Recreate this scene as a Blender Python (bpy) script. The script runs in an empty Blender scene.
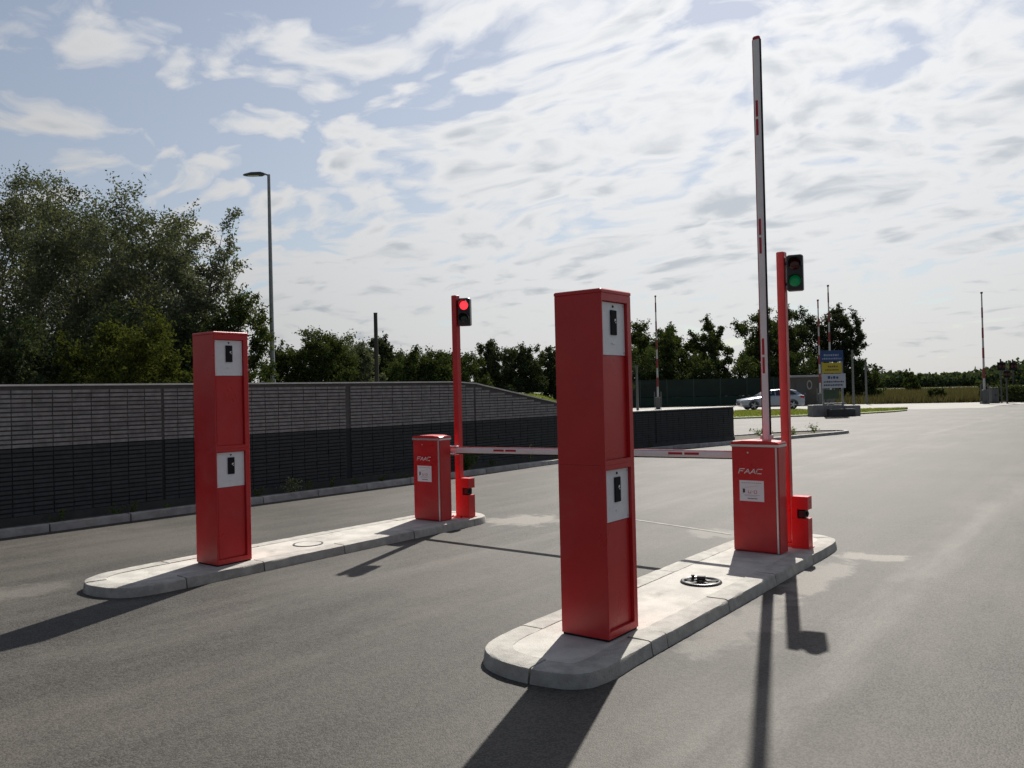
import bpy, math, random
import numpy as np
from mathutils import Matrix, Vector

random.seed(7)
R = math.radians
scene = bpy.context.scene
COL = scene.collection

# World frame: x = across the lanes (right positive), y = along the lanes, z up, metres.
# Origin: near right corner of the right-hand access terminal.
TH = 0.6566
OX, OY = 0.5721, 5.1682
CH = 1.6714
FPX = 821.87
cT, sT = math.cos(TH), math.sin(TH)


def W(X, Y, z=0.0):
    """camera-aligned ground metres -> world"""
    X -= OX
    Y -= OY
    return Vector((X * cT - Y * sT, X * sT + Y * cT, z))


def CP(px, Y, z=0.0):
    return W((px - 512) / FPX * Y, Y, z)


# ------------------------------------------------------------------ camera
cam_d = bpy.data.cameras.new('camera')
cam = bpy.data.objects.new('camera', cam_d)
COL.objects.link(cam)
cam_d.sensor_width = 36.0
cam_d.lens = FPX / 1024 * 36.0
cam_d.clip_end = 3000
cam_d.clip_start = 0.05
PIT, ROL = 0.0102, -0.0234


def vec_c(X, Y, Z):
    return Vector((X * cT - Y * sT, X * sT + Y * cT, Z))


_F = vec_c(0, math.cos(PIT), math.sin(PIT))
_U = vec_c(0, -math.sin(PIT), math.cos(PIT))
_R = vec_c(1, 0, 0)
_R2 = math.cos(ROL) * _R + math.sin(ROL) * _U
_U2 = -math.sin(ROL) * _R + math.cos(ROL) * _U
M = Matrix.Identity(4)
for i in range(3):
    M[i][0], M[i][1], M[i][2] = _R2[i], _U2[i], -_F[i]
p0 = W(0, 0, CH)
M[0][3], M[1][3], M[2][3] = p0
cam.matrix_world = M
scene.camera = cam

# ------------------------------------------------------------------ sun and sky
SUN_EL = R(44)
SUN_AZ = math.atan2(-0.335, 0.942)          # measured from +y towards +x
sdir = Vector((math.cos(SUN_EL) * math.sin(SUN_AZ), math.cos(SUN_EL) * math.cos(SUN_AZ), math.sin(SUN_EL)))
sun_d = bpy.data.lights.new('sun', 'SUN')
sun_d.energy = 5.0
sun_d.angle = R(0.55)
sun_d.color = (1.0, 0.955, 0.88)
sun = bpy.data.objects.new('sun', sun_d)
sun.rotation_euler = sdir.to_track_quat('Z', 'Y').to_euler()
sun.location = sdir * 60
COL.objects.link(sun)

world = bpy.data.worlds.new('World')
scene.world = world
world.use_nodes = True
scene.view_settings.view_transform = 'Standard'
scene.view_settings.look = 'None'
scene.view_settings.gamma = 1.0
scene.view_settings.exposure = 0.5
scene.view_settings.use_curve_mapping = False


class NT:
    """small node helper"""

    def __init__(s, tree):
        s.t = tree
        s.n = tree.nodes
        s.l = tree.links

    def new(s, typ, **kw):
        nd = s.n.new(typ)
        for k, v in kw.items():
            setattr(nd, k, v)
        return nd

    def put(s, sock, v):
        if v is None:
            return
        if isinstance(v, bpy.types.NodeSocket):
            s.l.new(v, sock)
        elif isinstance(v, (tuple, list)) and len(v) == 3 and sock.type == 'RGBA':
            sock.default_value = (*v, 1)
        else:
            sock.default_value = v

    def math(s, op, a, b=None, c=None, clamp=False):
        m = s.new('ShaderNodeMath', operation=op, use_clamp=clamp)
        s.put(m.inputs[0], a)
        s.put(m.inputs[1], b)
        s.put(m.inputs[2], c)
        return m.outputs[0]

    def noise(s, vec, scale, detail=4, rough=0.55, dist=0.0):
        n = s.new('ShaderNodeTexNoise')
        s.put(n.inputs['Vector'], vec)
        n.inputs['Scale'].default_value = scale
        n.inputs['Detail'].default_value = detail
        n.inputs['Roughness'].default_value = rough
        n.inputs['Distortion'].default_value = dist
        return n.outputs['Fac']

    def smooth(s, v, a, b, lo=0.0, hi=1.0):
        m = s.new('ShaderNodeMapRange', interpolation_type='SMOOTHSTEP')
        s.put(m.inputs['Value'], v)
        m.inputs['From Min'].default_value = a
        m.inputs['From Max'].default_value = b
        m.inputs['To Min'].default_value = lo
        m.inputs['To Max'].default_value = hi
        return m.outputs['Result']

    def mix(s, f, a, b, blend='MIX'):
        m = s.new('ShaderNodeMix', data_type='RGBA', blend_type=blend)
        s.put(m.inputs[0], f)
        s.put(m.inputs[6], a)
        s.put(m.inputs[7], b)
        return m.outputs[2]

    def mapping(s, vec, loc=(0, 0, 0), rot=(0, 0, 0), scale=(1, 1, 1)):
        m = s.new('ShaderNodeMapping')
        s.put(m.inputs[0], vec)
        m.inputs[1].default_value = loc
        m.inputs[2].default_value = rot
        m.inputs[3].default_value = scale
        return m.outputs[0]


CLX, CLY = 6.95, 6.25


def build_world():
    world.node_tree.nodes.clear()
    t = NT(world.node_tree)
    out = t.new('ShaderNodeOutputWorld')
    sky = t.new('ShaderNodeTexSky', sky_type='NISHITA')
    sky.sun_disc = False
    sky.sun_elevation = SUN_EL
    sky.sun_rotation = SUN_AZ
    sky.altitude = 100
    sky.air_density = 1.0
    sky.dust_density = 0.7
    sky.ozone_density = 1.6
    bg = t.new('ShaderNodeBackground')
    t.put(bg.inputs[0], sky.outputs[0])
    bg.inputs[1].default_value = 0.058
    # a broken altocumulus layer seen in perspective: direction projected on a flat layer
    tc = t.new('ShaderNodeTexCoord')
    d = tc.outputs['Generated']
    sep = t.new('ShaderNodeSeparateXYZ')
    t.put(sep.inputs[0], d)
    z = t.math('MAXIMUM', sep.outputs[2], 0.0)
    zz = t.math('ADD', z, 0.18)
    u = t.math('DIVIDE', sep.outputs[0], zz)
    v = t.math('DIVIDE', sep.outputs[1], zz)
    cmb = t.new('ShaderNodeCombineXYZ')
    t.put(cmb.inputs[0], u)
    t.put(cmb.inputs[1], v)
    P = t.mapping(cmb.outputs[0], loc=(CLX, CLY, 0), rot=(0, 0, -TH + 0.5), scale=(0.85, 1.15, 1))
    warp = t.new('ShaderNodeTexNoise')
    t.put(warp.inputs['Vector'], P)
    warp.inputs['Scale'].default_value = 1.6
    warp.inputs['Detail'].default_value = 4
    wv = t.new('ShaderNodeVectorMath', operation='MULTIPLY_ADD')
    t.put(wv.inputs[0], warp.outputs['Color'])
    wv.inputs[1].default_value = (0.55, 0.55, 0)
    t.put(wv.inputs[2], P)
    PW = wv.outputs[0]
    big = t.noise(P, 0.50, 3, 0.5)
    fine = t.noise(PW, 4.6, 9, 0.60, 0.12)
    vor = t.new('ShaderNodeTexVoronoi', feature='SMOOTH_F1', voronoi_dimensions='2D')
    t.put(vor.inputs['Vector'], PW)
    vor.inputs['Scale'].default_value = 5.2
    vor.inputs['Smoothness'].default_value = 0.6
    vor.inputs['Detail'].default_value = 2.0
    vor.inputs['Roughness'].default_value = 0.45
    cell = t.math('SUBTRACT', 1.0, vor.outputs['Distance'])
    den = t.math('ADD', t.math('MULTIPLY', big, 1.30), t.math('MULTIPLY', fine, 1.35))
    den = t.math('ADD', den, t.math('MULTIPLY', cell, 0.62))
    # slant path: the layer looks thicker towards the horizon
    slant = t.math('DIVIDE', 0.20, t.math('ADD', z, 0.20))
    thick = t.smooth(t.math('ADD', den, 0.20), 1.85, 2.35)
    den = t.math('ADD', den, slant)
    cover = t.math('MAXIMUM', t.smooth(den, 1.62, 2.10), t.smooth(z, 0.05, 0.8, 0.48, 0.06))
    ccol = t.mix(thick, (1.0, 1.0, 1.0), (0.66, 0.70, 0.745))
    # forward scattering: thin cloud is brighter near the sun
    dot = t.new('ShaderNodeVectorMath', operation='DOT_PRODUCT')
    t.put(dot.inputs[0], d)
    dot.inputs[1].default_value = sdir
    ph = t.math('MAXIMUM', dot.outputs['Value'], 0.0)
    ph = t.math('POWER', ph, 2.0)
    st = t.math('MULTIPLY_ADD', ph, 0.60, 0.165)
    bg2 = t.new('ShaderNodeBackground')
    t.put(bg2.inputs[0], ccol)
    t.put(bg2.inputs[1], st)
    ms = t.new('ShaderNodeMixShader')
    t.put(ms.inputs[0], t.math('MULTIPLY', cover, 0.93))
    t.l.new(bg.outputs[0], ms.inputs[1])
    t.l.new(bg2.outputs[0], ms.inputs[2])
    t.l.new(ms.outputs[0], out.inputs[0])


build_world()

# ------------------------------------------------------------------ materials
MATS = {}


def mat(name, col, rough=0.6, col2=None, nscale=6.0, amt=1.0, bump=0.0, bscale=60.0, metal=0.0, spec=0.5,
        emit=None, estr=0.0, coat=0.0, objrand=0.0, dirt=0.0, wear=0.0):
    if name in MATS:
        return MATS[name]
    m = bpy.data.materials.new(name)
    m.use_nodes = True
    t = NT(m.node_tree)
    b = t.n['Principled BSDF']
    b.inputs['Roughness'].default_value = rough
    b.inputs['Metallic'].default_value = metal
    b.inputs['Specular IOR Level'].default_value = spec
    b.inputs['Coat Weight'].default_value = coat
    geo = t.new('ShaderNodeNewGeometry')
    c = col
    if col2 is not None:
        f = t.noise(geo.outputs['Position'], nscale, 6, 0.6)
        f = t.smooth(f, 0.3, 0.7, 0, amt)
        c = t.mix(f, col, col2)
    if objrand:
        oi = t.new('ShaderNodeObjectInfo')
        k = t.math('MULTIPLY_ADD', oi.outputs['Random'], objrand, 1.0 - objrand / 2)
        hsv = t.new('ShaderNodeHueSaturation')
        t.put(hsv.inputs['Color'], c)
        t.put(hsv.inputs['Value'], k)
        c = hsv.outputs[0]
    if dirt:
        dn = t.noise(geo.outputs['Position'], 2.3, 8, 0.7, 0.6)
        c = t.mix(t.smooth(dn, 0.52, 0.72, 0, dirt), c, (0.17, 0.155, 0.135))
        sp = t.noise(geo.outputs['Position'], 45, 3, 0.7)
        c = t.mix(t.smooth(sp, 0.60, 0.72, 0, dirt * 0.7), c, (0.13, 0.12, 0.105))
    if wear:
        wn = t.noise(geo.outputs['Position'], 2.0, 8, 0.7, 0.8)
        t.put(b.inputs['Roughness'], t.smooth(wn, 0.3, 0.75, rough - 0.06, rough + 0.22))
        c = t.mix(t.smooth(wn, 0.48, 0.8, 0, wear), c, (0.33, 0.20, 0.18))
        sc = t.noise(t.mapping(geo.outputs['Position'], scale=(6, 6, 1.2)), 14, 4, 0.7)
        c = t.mix(t.smooth(sc, 0.70, 0.76, 0, wear * 1.6), c, (0.40, 0.28, 0.26))
    t.put(b.inputs['Base Color'], c)
    if bump:
        bn = t.new('ShaderNodeBump')
        bn.inputs['Strength'].default_value = bump
        bn.inputs['Distance'].default_value = 0.01
        t.put(bn.inputs['Height'], t.noise(geo.outputs['Position'], bscale, 4, 0.6))
        t.put(b.inputs['Normal'], bn.outputs[0])
    if emit:
        b.inputs['Emission Color'].default_value = (*emit, 1)
        b.inputs['Emission Strength'].default_value = estr
    MATS[name] = m
    return m


def leaf_mat(name, c1, c2, trans=0.35):
    m = bpy.data.materials.new(name)
    m.use_nodes = True
    t = NT(m.node_tree)
    t.n.clear()
    out = t.new('ShaderNodeOutputMaterial')
    geo = t.new('ShaderNodeNewGeometry')
    rnd = geo.outputs['Random Per Island']
    n = t.noise(geo.outputs['Position'], 0.9, 3, 0.5)
    f = t.math('ADD', t.math('MULTIPLY', rnd, 0.55), t.math('MULTIPLY', n, 0.5))
    f = t.smooth(f, 0.2, 0.85)
    c = t.mix(f, c1, c2)
    d = t.new('ShaderNodeBsdfDiffuse')
    t.put(d.inputs[0], c)
    tr = t.new('ShaderNodeBsdfTranslucent')
    t.put(tr.inputs[0], t.mix(1.0, c, (1.25, 1.2, 0.55), 'MULTIPLY'))
    ms = t.new('ShaderNodeMixShader')
    ms.inputs[0].default_value = trans
    t.l.new(d.outputs[0], ms.inputs[1])
    t.l.new(tr.outputs[0], ms.inputs[2])
    t.l.new(ms.outputs[0], out.inputs[0])
    MATS[name] = m
    return m


def asphalt_mat():
    m = bpy.data.materials.new('asphalt')
    m.use_nodes = True
    t = NT(m.node_tree)
    b = t.n['Principled BSDF']
    geo = t.new('ShaderNodeNewGeometry')
    P = geo.outputs['Position']
    sep = t.new('ShaderNodeSeparateXYZ')
    t.put(sep.inputs[0], P)
    x, y = sep.outputs[0], sep.outputs[1]
    n1 = t.noise(P, 0.35, 5, 0.6)
    n2 = t.noise(t.mapping(P, scale=(1, 0.12, 1)), 2.2, 7, 0.66)      # streaks along the lanes
    n3 = t.noise(P, 55, 3, 0.7)
    n4 = t.noise(P, 190, 2, 0.6)
    n5 = t.noise(P, 3.2, 6, 0.65, 0.4)
    f = t.math('ADD', t.math('MULTIPLY', n1, 0.55), t.math('MULTIPLY', n2, 0.55))
    f = t.smooth(f, 0.44, 0.68)
    c = t.mix(f, (0.021, 0.0182, 0.0150), (0.086, 0.0765, 0.0645))
    c = t.mix(t.smooth(n5, 0.45, 0.75, 0, 0.35), c, (0.092, 0.084, 0.074))

    def band(cx, w, wob):
        s_ = t.math('ABSOLUTE', t.math('ADD', t.math('SUBTRACT', x, cx), t.math('MULTIPLY', t.math('SUBTRACT', n1, 0.5), wob)))
        return t.smooth(s_, 0.0, w, 1, 0)
    tr = t.math('MULTIPLY', band(1.12, 0.30, 0.8), t.smooth(n2, 0.32, 0.62, 0.25, 0.85))
    tr2 = t.math('MULTIPLY', band(2.75, 0.35, 0.8), t.smooth(n2, 0.36, 0.66, 0.1, 0.7))
    tr3 = t.math('MULTIPLY', band(-2.9, 0.35, 0.8), t.smooth(n2, 0.4, 0.7, 0.05, 0.45))
    trk = t.math('MAXIMUM', t.math('MAXIMUM', tr, tr2), tr3)
    c = t.mix(trk, c, (0.17, 0.158, 0.14))
    # fresher, darker paving strip between the lanes
    xs = t.math('ADD', x, t.math('MULTIPLY', t.math('SUBTRACT', n1, 0.5), 0.5))
    strip = t.math('MULTIPLY', t.smooth(xs, -1.28, -1.18), t.smooth(xs, 0.35, 0.75, 1, 0))
    c = t.mix(t.math('MULTIPLY', strip, 0.50), c, (0.026, 0.023, 0.0195))
    n6 = t.noise(P, 1.1, 4, 0.7, 0.8)
    c = t.mix(t.smooth(n6, 0.54, 0.68, 0, 0.42), c, (0.026, 0.023, 0.020))
    # darker paving seam running along the middle lane
    sm = t.math('MULTIPLY', band(-1.25, 0.16, 0.5), t.smooth(n5, 0.3, 0.6, 0.1, 0.55))
    c = t.mix(sm, c, (0.036, 0.034, 0.031))

    def blob(cx, cy, rx, ry, n=n5, k=0.9):
        dx = t.math('DIVIDE', t.math('SUBTRACT', x, cx), rx)
        dy = t.math('DIVIDE', t.math('SUBTRACT', y, cy), ry)
        r2 = t.math('ADD', t.math('MULTIPLY', dx, dx), t.math('MULTIPLY', dy, dy))
        r2 = t.math('ADD', t.math('SQRT', r2), t.math('MULTIPLY', t.math('SUBTRACT', n, 0.5), 2.6))
        return t.smooth(r2, 0.55, 1.1, k, 0)
    # pale cement dust left where the islands were cast
    st = blob(-3.75, 4.15, 0.5, 0.55, k=0.7)
    for a in ((0.62, 3.95, 0.35, 0.22, n5, .7), (0.40, 2.9, 0.20, 0.9, n5, .5), (0.42, 1.1, 0.22, 0.9, n5, .35), (-1.15, 4.45, 0.4, 0.35, n5, .45),
              (-5.3, -1.3, 0.3, 0.5, n5, .22)):
        st = t.math('MAXIMUM', st, blob(*a[:4], n=a[4], k=a[5]))
    c = t.mix(st, c, (0.36, 0.335, 0.295))
    # stones in the binder
    vo = t.new('ShaderNodeTexVoronoi', voronoi_dimensions='2D')
    t.put(vo.inputs['Vector'], P)
    vo.inputs['Scale'].default_value = 95
    sepc = t.new('ShaderNodeSeparateColor')
    t.put(sepc.inputs[0], vo.outputs['Color'])
    stn = sepc.outputs[0]
    edge = t.smooth(vo.outputs['Distance'], 0.25, 0.55, 0, 1)
    c = t.mix(t.smooth(stn, 0.0, 1.0, 0.1, 0.7), t.mix(0.32, c, (0.012, 0.012, 0.012)), t.mix(0.42, c, (0.19, 0.177, 0.158)))
    c = t.mix(t.math('MULTIPLY', edge, 0.28), c, (0.018, 0.017, 0.016))
    c = t.mix(t.smooth(n4, 0.52, 0.75, 0, 0.4), c, (0.19, 0.178, 0.16))
    t.put(b.inputs['Base Color'], c)
    b.inputs['Roughness'].default_value = 0.62
    b.inputs['Specular IOR Level'].default_value = 0.15
    bn = t.new('ShaderNodeBump')
    bn.inputs['Strength'].default_value = 0.35
    bn.inputs['Distance'].default_value = 0.004
    t.put(bn.inputs['Height'], t.math('SUBTRACT', n4, vo.outputs['Distance']))
    t.put(b.inputs['Normal'], bn.outputs[0])
    MATS['asphalt'] = m
    return m


def ground_mat():
    m = bpy.data.materials.new('meadow')
    m.use_nodes = True
    t = NT(m.node_tree)
    b = t.n['Principled BSDF']
    geo = t.new('ShaderNodeNewGeometry')
    P = geo.outputs['Position']
    a = t.noise(P, 0.05, 5, 0.6)
    c = t.mix(t.smooth(a, 0.35, 0.65), (0.055, 0.08, 0.03), (0.10, 0.10, 0.055))
    c = t.mix(t.smooth(t.noise(P, 2.5, 6, 0.65), 0.35, 0.7, 0, 0.7), c, (0.10, 0.14, 0.04))
    t.put(b.inputs['Base Color'], c)
    b.inputs['Roughness'].default_value = 0.9
    MATS['meadow'] = m
    return m


asphalt = asphalt_mat()
meadow = ground_mat()
red = mat('red_paint', (0.54, 0.019, 0.022), 0.32, (0.48, 0.015, 0.019), 3.0, spec=0.5, bump=0.05, bscale=9, wear=0.16)
red2 = mat('red_paint_door', (0.54, 0.019, 0.023), 0.30, (0.48, 0.015, 0.019), 3.0, bump=0.04, bscale=7, wear=0.14)
alu = mat('aluminium_trim', (0.62, 0.62, 0.63), 0.35, metal=0.7)
plate_m = mat('white_plate', (0.80, 0.81, 0.83), 0.4, (0.74, 0.75, 0.77), 20)
black = mat('black_plastic', (0.012, 0.012, 0.014), 0.35)
black_m = mat('matt_black', (0.012, 0.012, 0.014), 0.75, spec=0.2)
white_arm = mat('white_arm', (0.78, 0.77, 0.77), 0.35, (0.70, 0.69, 0.69), 5)
refl_red = mat('reflective_red', (0.42, 0.012, 0.02), 0.35)
sticker_m = mat('white_sticker', (0.75, 0.75, 0.78), 0.4)
ink = mat('print_dark', (0.04, 0.035, 0.05), 0.5)
ink_r = mat('print_red', (0.45, 0.08, 0.10), 0.5)
ink_g = mat('print_grey', (0.35, 0.34, 0.38), 0.5)
white_ink = mat('white_lettering', (0.78, 0.76, 0.76), 0.4)
conc = mat('island_concrete', (0.49, 0.47, 0.425), 0.85, (0.37, 0.352, 0.318), 4.5, bump=0.5, bscale=110, dirt=0.5)
kerbc = mat('kerb_concrete', (0.41, 0.392, 0.355), 0.85, (0.29, 0.277, 0.252), 9, bump=0.6, bscale=90, objrand=0.16, dirt=0.55)
kerbg = mat('roadside_kerb_concrete', (0.40, 0.39, 0.37), 0.85, (0.27, 0.26, 0.25), 6, bump=0.5, bscale=90, objrand=0.25, dirt=0.5)
soil = mat('soil', (0.085, 0.07, 0.05), 0.95, (0.05, 0.045, 0.03), 4, bump=0.8, bscale=25)
brick_up = mat('grey_brick', (0.29, 0.272, 0.265), 0.85, (0.19, 0.178, 0.175), 9, bump=0.4, bscale=70, objrand=0.3)
brick_lo = mat('anthracite_brick', (0.052, 0.060, 0.062), 0.8, (0.038, 0.043, 0.046), 9, bump=0.4, bscale=70, objrand=0.3)
mortar_m = mat('dark_mortar', (0.115, 0.108, 0.105), 0.95, (0.09, 0.085, 0.082), 12)
mortar_lo = mat('dark_mortar_low', (0.026, 0.029, 0.031), 0.95)
plinth_m = mat('wall_plinth', (0.06, 0.062, 0.058), 0.9, (0.04, 0.042, 0.042), 4)
coping_m = mat('coping_stone', (0.72, 0.70, 0.66), 0.85, (0.6, 0.585, 0.55), 5)
galv = mat('galvanised_steel', (0.30, 0.31, 0.32), 0.5, (0.24, 0.25, 0.26), 6, metal=0.4)
dark_steel = mat('dark_grey_steel', (0.06, 0.063, 0.068), 0.5, metal=0.2)
lamp_glass = mat('lamp_glass', (0.55, 0.56, 0.56), 0.2)
wood_post = mat('tarred_post', (0.06, 0.055, 0.05), 0.85)
bark = mat('bark', (0.075, 0.062, 0.05), 0.9, (0.045, 0.04, 0.034), 8, bump=0.6, bscale=20)
barkp = mat('pale_bark', (0.17, 0.155, 0.13), 0.9, (0.09, 0.08, 0.07), 5, bump=0.5, bscale=20)
L_willow = leaf_mat('leaf_willow', (0.075, 0.090, 0.062), (0.155, 0.172, 0.125), 0.20)
L_bush = leaf_mat('leaf_ivy', (0.036, 0.050, 0.016), (0.098, 0.108, 0.032), 0.25)
L_green = leaf_mat('leaf_green', (0.036, 0.056, 0.022), (0.078, 0.098, 0.042), 0.22)
L_dark = leaf_mat('leaf_dark', (0.032, 0.047, 0.028), (0.076, 0.092, 0.052), 0.2)
L_far = leaf_mat('leaf_far', (0.040, 0.062, 0.040), (0.075, 0.095, 0.055), 0.2)
L_grass = leaf_mat('leaf_grass', (0.10, 0.14, 0.04), (0.20, 0.22, 0.08), 0.4)
L_field = leaf_mat('leaf_field', (0.070, 0.070, 0.042), (0.125, 0.108, 0.068), 0.2)
L_weed = leaf_mat('leaf_weed', (0.05, 0.09, 0.02), (0.12, 0.16, 0.05), 0.35)
L_pale = leaf_mat('leaf_pale_weed', (0.16, 0.19, 0.10), (0.32, 0.32, 0.2), 0.35)

# ------------------------------------------------------------------ object helpers


class MB:
    """collects shapes for ONE mesh object"""

    def __init__(s):
        s.v = []
        s.f = []
        s.mi = []

    def add(s, vs, fs, m=0):
        o = len(s.v)
        s.v += [tuple(q) for q in vs]
        s.f += [tuple(i + o for i in f) for f in fs]
        s.mi += [m] * len(fs)
        return s

    def box(s, x0, x1, y0, y1, z0, z1, m=0, c=0.0):
        """box with optional chamfer c on its vertical and top edges"""
        if c <= 0:
            vs = [(x0, y0, z0), (x1, y0, z0), (x1, y1, z0), (x0, y1, z0), (x0, y0, z1), (x1, y0, z1), (x1, y1, z1), (x0, y1, z1)]
            fs = [(3, 2, 1, 0), (4, 5, 6, 7), (0, 1, 5, 4), (1, 2, 6, 5), (2, 3, 7, 6), (3, 0, 4, 7)]
            return s.add(vs, fs, m)

        def ring(i, z):
            return [(x0 + i + c, y0 + i, z), (x1 - i - c, y0 + i, z), (x1 - i, y0 + i + c, z), (x1 - i, y1 - i - c, z),
                    (x1 - i - c, y1 - i, z), (x0 + i + c, y1 - i, z), (x0 + i, y1 - i - c, z), (x0 + i, y0 + i + c, z)]
        return s.loft([ring(c, z0), ring(0, z0 + c), ring(0, z1 - c), ring(c, z1)], m)

    def loft(s, rings, m=0, caps=True):
        n = len(rings[0])
        vs = [q for r_ in rings for q in r_]
        fs = []
        for k in range(len(rings) - 1):
            for i in range(n):
                j = (i + 1) % n
                fs.append((k * n + i, k * n + j, (k + 1) * n + j, (k + 1) * n + i))
        if caps:
            fs.append(tuple(range(n - 1, -1, -1)))
            e = (len(rings) - 1) * n
            fs.append(tuple(range(e, e + n)))
        return s.add(vs, fs, m)

    def prism(s, poly, axis, a, b, m=0):
        """extrude a 2D polygon along axis 'x','y' or 'z' between a and b"""
        def P(q, h):
            return {'x': (h, q[0], q[1]), 'y': (q[0], h, q[1]), 'z': (q[0], q[1], h)}[axis]
        return s.loft([[P(q, a) for q in poly], [P(q, b) for q in poly]], m)

    def tube(s, pts, rad, n=8, m=0, caps=True):
        pts = [Vector(q) for q in pts]
        rr = rad if isinstance(rad, (list, tuple)) else [rad] * len(pts)
        rings = []
        for k, q in enumerate(pts):
            a = pts[max(k - 1, 0)]
            b = pts[min(k + 1, len(pts) - 1)]
            d = (b - a).normalized()
            up = Vector((0, 0, 1)) if abs(d.z) < 0.9 else Vector((0, 1, 0))
            u = d.cross(up).normalized()
            w = u.cross(d)
            rings.append([q + (u * math.cos(2 * math.pi * i / n) + w * math.sin(2 * math.pi * i / n)) * rr[k] for i in range(n)])
        return s.loft(rings, m, caps)

    def disc_y(s, cx, cz, r, y0, y1, n=16, m=0):
        return s.prism([(cx + r * math.cos(2 * math.pi * i / n), cz + r * math.sin(2 * math.pi * i / n)) for i in range(n)], 'y', y0, y1, m)

    def cyl(s, cx, cy, r, z0, z1, n=16, m=0):
        return s.prism([(cx + r * math.cos(2 * math.pi * i / n), cy + r * math.sin(2 * math.pi * i / n)) for i in range(n)], 'z', z0, z1, m)

    def mesh(s, name, mats, smooth=False):
        me = bpy.data.meshes.new(name)
        me.from_pydata(s.v, [], s.f)
        for m_ in (mats if isinstance(mats, (list, tuple)) else [mats]):
            me.materials.append(m_)
        if any(s.mi):
            me.polygons.foreach_set('material_index', s.mi)
        bm_fix(me)
        if smooth:
            me.polygons.foreach_set('use_smooth', [True] * len(me.polygons))
        me.update()
        return me

    def build(s, name, mats, parent=None, smooth=False, kind=None):
        return link(name, s.mesh(name, mats, smooth), parent, kind)


def bm_fix(me):
    import bmesh
    bm = bmesh.new()
    bm.from_mesh(me)
    bmesh.ops.recalc_face_normals(bm, faces=bm.faces)
    bm.to_mesh(me)
    bm.free()


def link(name, data, parent=None, kind=None):
    o = bpy.data.objects.new(name, data)
    COL.objects.link(o)
    if parent:
        o.parent = parent
    if kind:
        o['kind'] = kind
    return o


def tag(o, label, cat, group=None):
    o['label'] = label
    o['category'] = cat
    if group:
        o['group'] = group
    return o


def thing(name, label, cat, loc=(0, 0, 0), rz=0.0, group=None):
    o = bpy.data.objects.new(name, None)
    o.empty_display_size = 0.2
    COL.objects.link(o)
    o.location = loc
    o.rotation_euler = (0, 0, rz)
    return tag(o, label, cat, group)


def copy_tree(o, parent=None):
    c = o.copy()
    COL.objects.link(c)
    if parent:
        c.parent = parent
    for ch in list(o.children):
        copy_tree(ch, c)
    return c


def smooth_all(o, ang=35):
    me = o.data
    me.polygons.foreach_set('use_smooth', [True] * len(me.polygons))
    try:
        me.set_sharp_from_angle(angle=R(ang))
    except Exception:
        pass
    return o


def raw_mesh(name, verts, quads, m):
    """fast quad mesh from numpy arrays"""
    me = bpy.data.meshes.new(name)
    nv, nq = len(verts), len(quads)
    k = quads.shape[1]
    me.vertices.add(nv)
    me.vertices.foreach_set('co', verts.astype(np.float32).ravel())
    me.loops.add(nq * k)
    me.loops.foreach_set('vertex_index', quads.astype(np.int32).ravel())
    me.polygons.add(nq)
    me.polygons.foreach_set('loop_start', np.arange(0, nq * k, k, dtype=np.int32))
    me.polygons.foreach_set('loop_total', np.full(nq, k, dtype=np.int32))
    me.materials.append(m)
    me.update(calc_edges=True)
    return me


def leaf_mesh(name, pts, size, m, rng, aspect=0.55, upright=0.0):
    n = len(pts)
    a = rng.normal(size=(n, 3))
    if upright:
        a[:, 2] += upright
    a /= np.linalg.norm(a, axis=1)[:, None]
    b = rng.normal(size=(n, 3))
    b -= (b * a).sum(1)[:, None] * a
    b /= np.linalg.norm(b, axis=1)[:, None]
    s = size * rng.uniform(0.6, 1.35, n)[:, None]
    a = a * s
    b = b * s * aspect
    v = np.stack([pts - a, pts + b - a * 0.1, pts + a, pts - b - a * 0.1], 1).reshape(-1, 3)
    q = np.arange(4 * n).reshape(n, 4)
    return raw_mesh(name, v, q, m)


# ------------------------------------------------------------------ setting: terrain and road
def terrain_z(X, Y):
    """camera-aligned coordinates: lawn held up behind the wall on the left"""
    if Y < 1:
        return -0.06
    r = X / Y
    a = min(max((0.11 - r) / 0.09, 0), 1)
    a = a * a * (3 - 2 * a)
    w = W(X, Y)
    dist = -(w.x + 9.45 - 0.055 * w.y)          # metres behind the wall line
    b = min(max((dist - 0.05) / 0.5, 0), 1)
    far = 1.0 + 0.62 * min(max((Y - 20) / 22, 0), 1)
    return -0.06 + 0.95 * a * b * far + (0.05 * math.sin(X * 0.7) * math.sin(Y * 0.5) if Y > 20 and b > 0 else 0) * a


def make_ground():
    ys = sorted(set([-60, -30, -10, -3] + [i * 1.0 for i in range(0, 60)] + [60 + 4 * i for i in range(0, 35)] + [220, 280, 360, 500, 800, 1400]))
    xs = sorted(set([-900, -500, -300, -200, -140, -100] + [-80 + 2.5 * i for i in range(0, 22)] + [-25 + 0.6 * i for i in range(0, 75)] + [22 + 4 * i for i in range(0, 25)] + [140, 180, 240, 340, 600, 1000]))
    vs = []
    for Y in ys:
        for X in xs:
            vs.append(W(X, Y, terrain_z(X, Y)))
    nx = len(xs)
    fs = [(j * nx + i, j * nx + i + 1, (j + 1) * nx + i + 1, (j + 1) * nx + i) for j in range(len(ys) - 1) for i in range(nx - 1)]
    mb = MB()
    mb.add(vs, fs)
    smooth_all(mb.build('ground', meadow, kind='structure'), 60)


make_ground()

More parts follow.
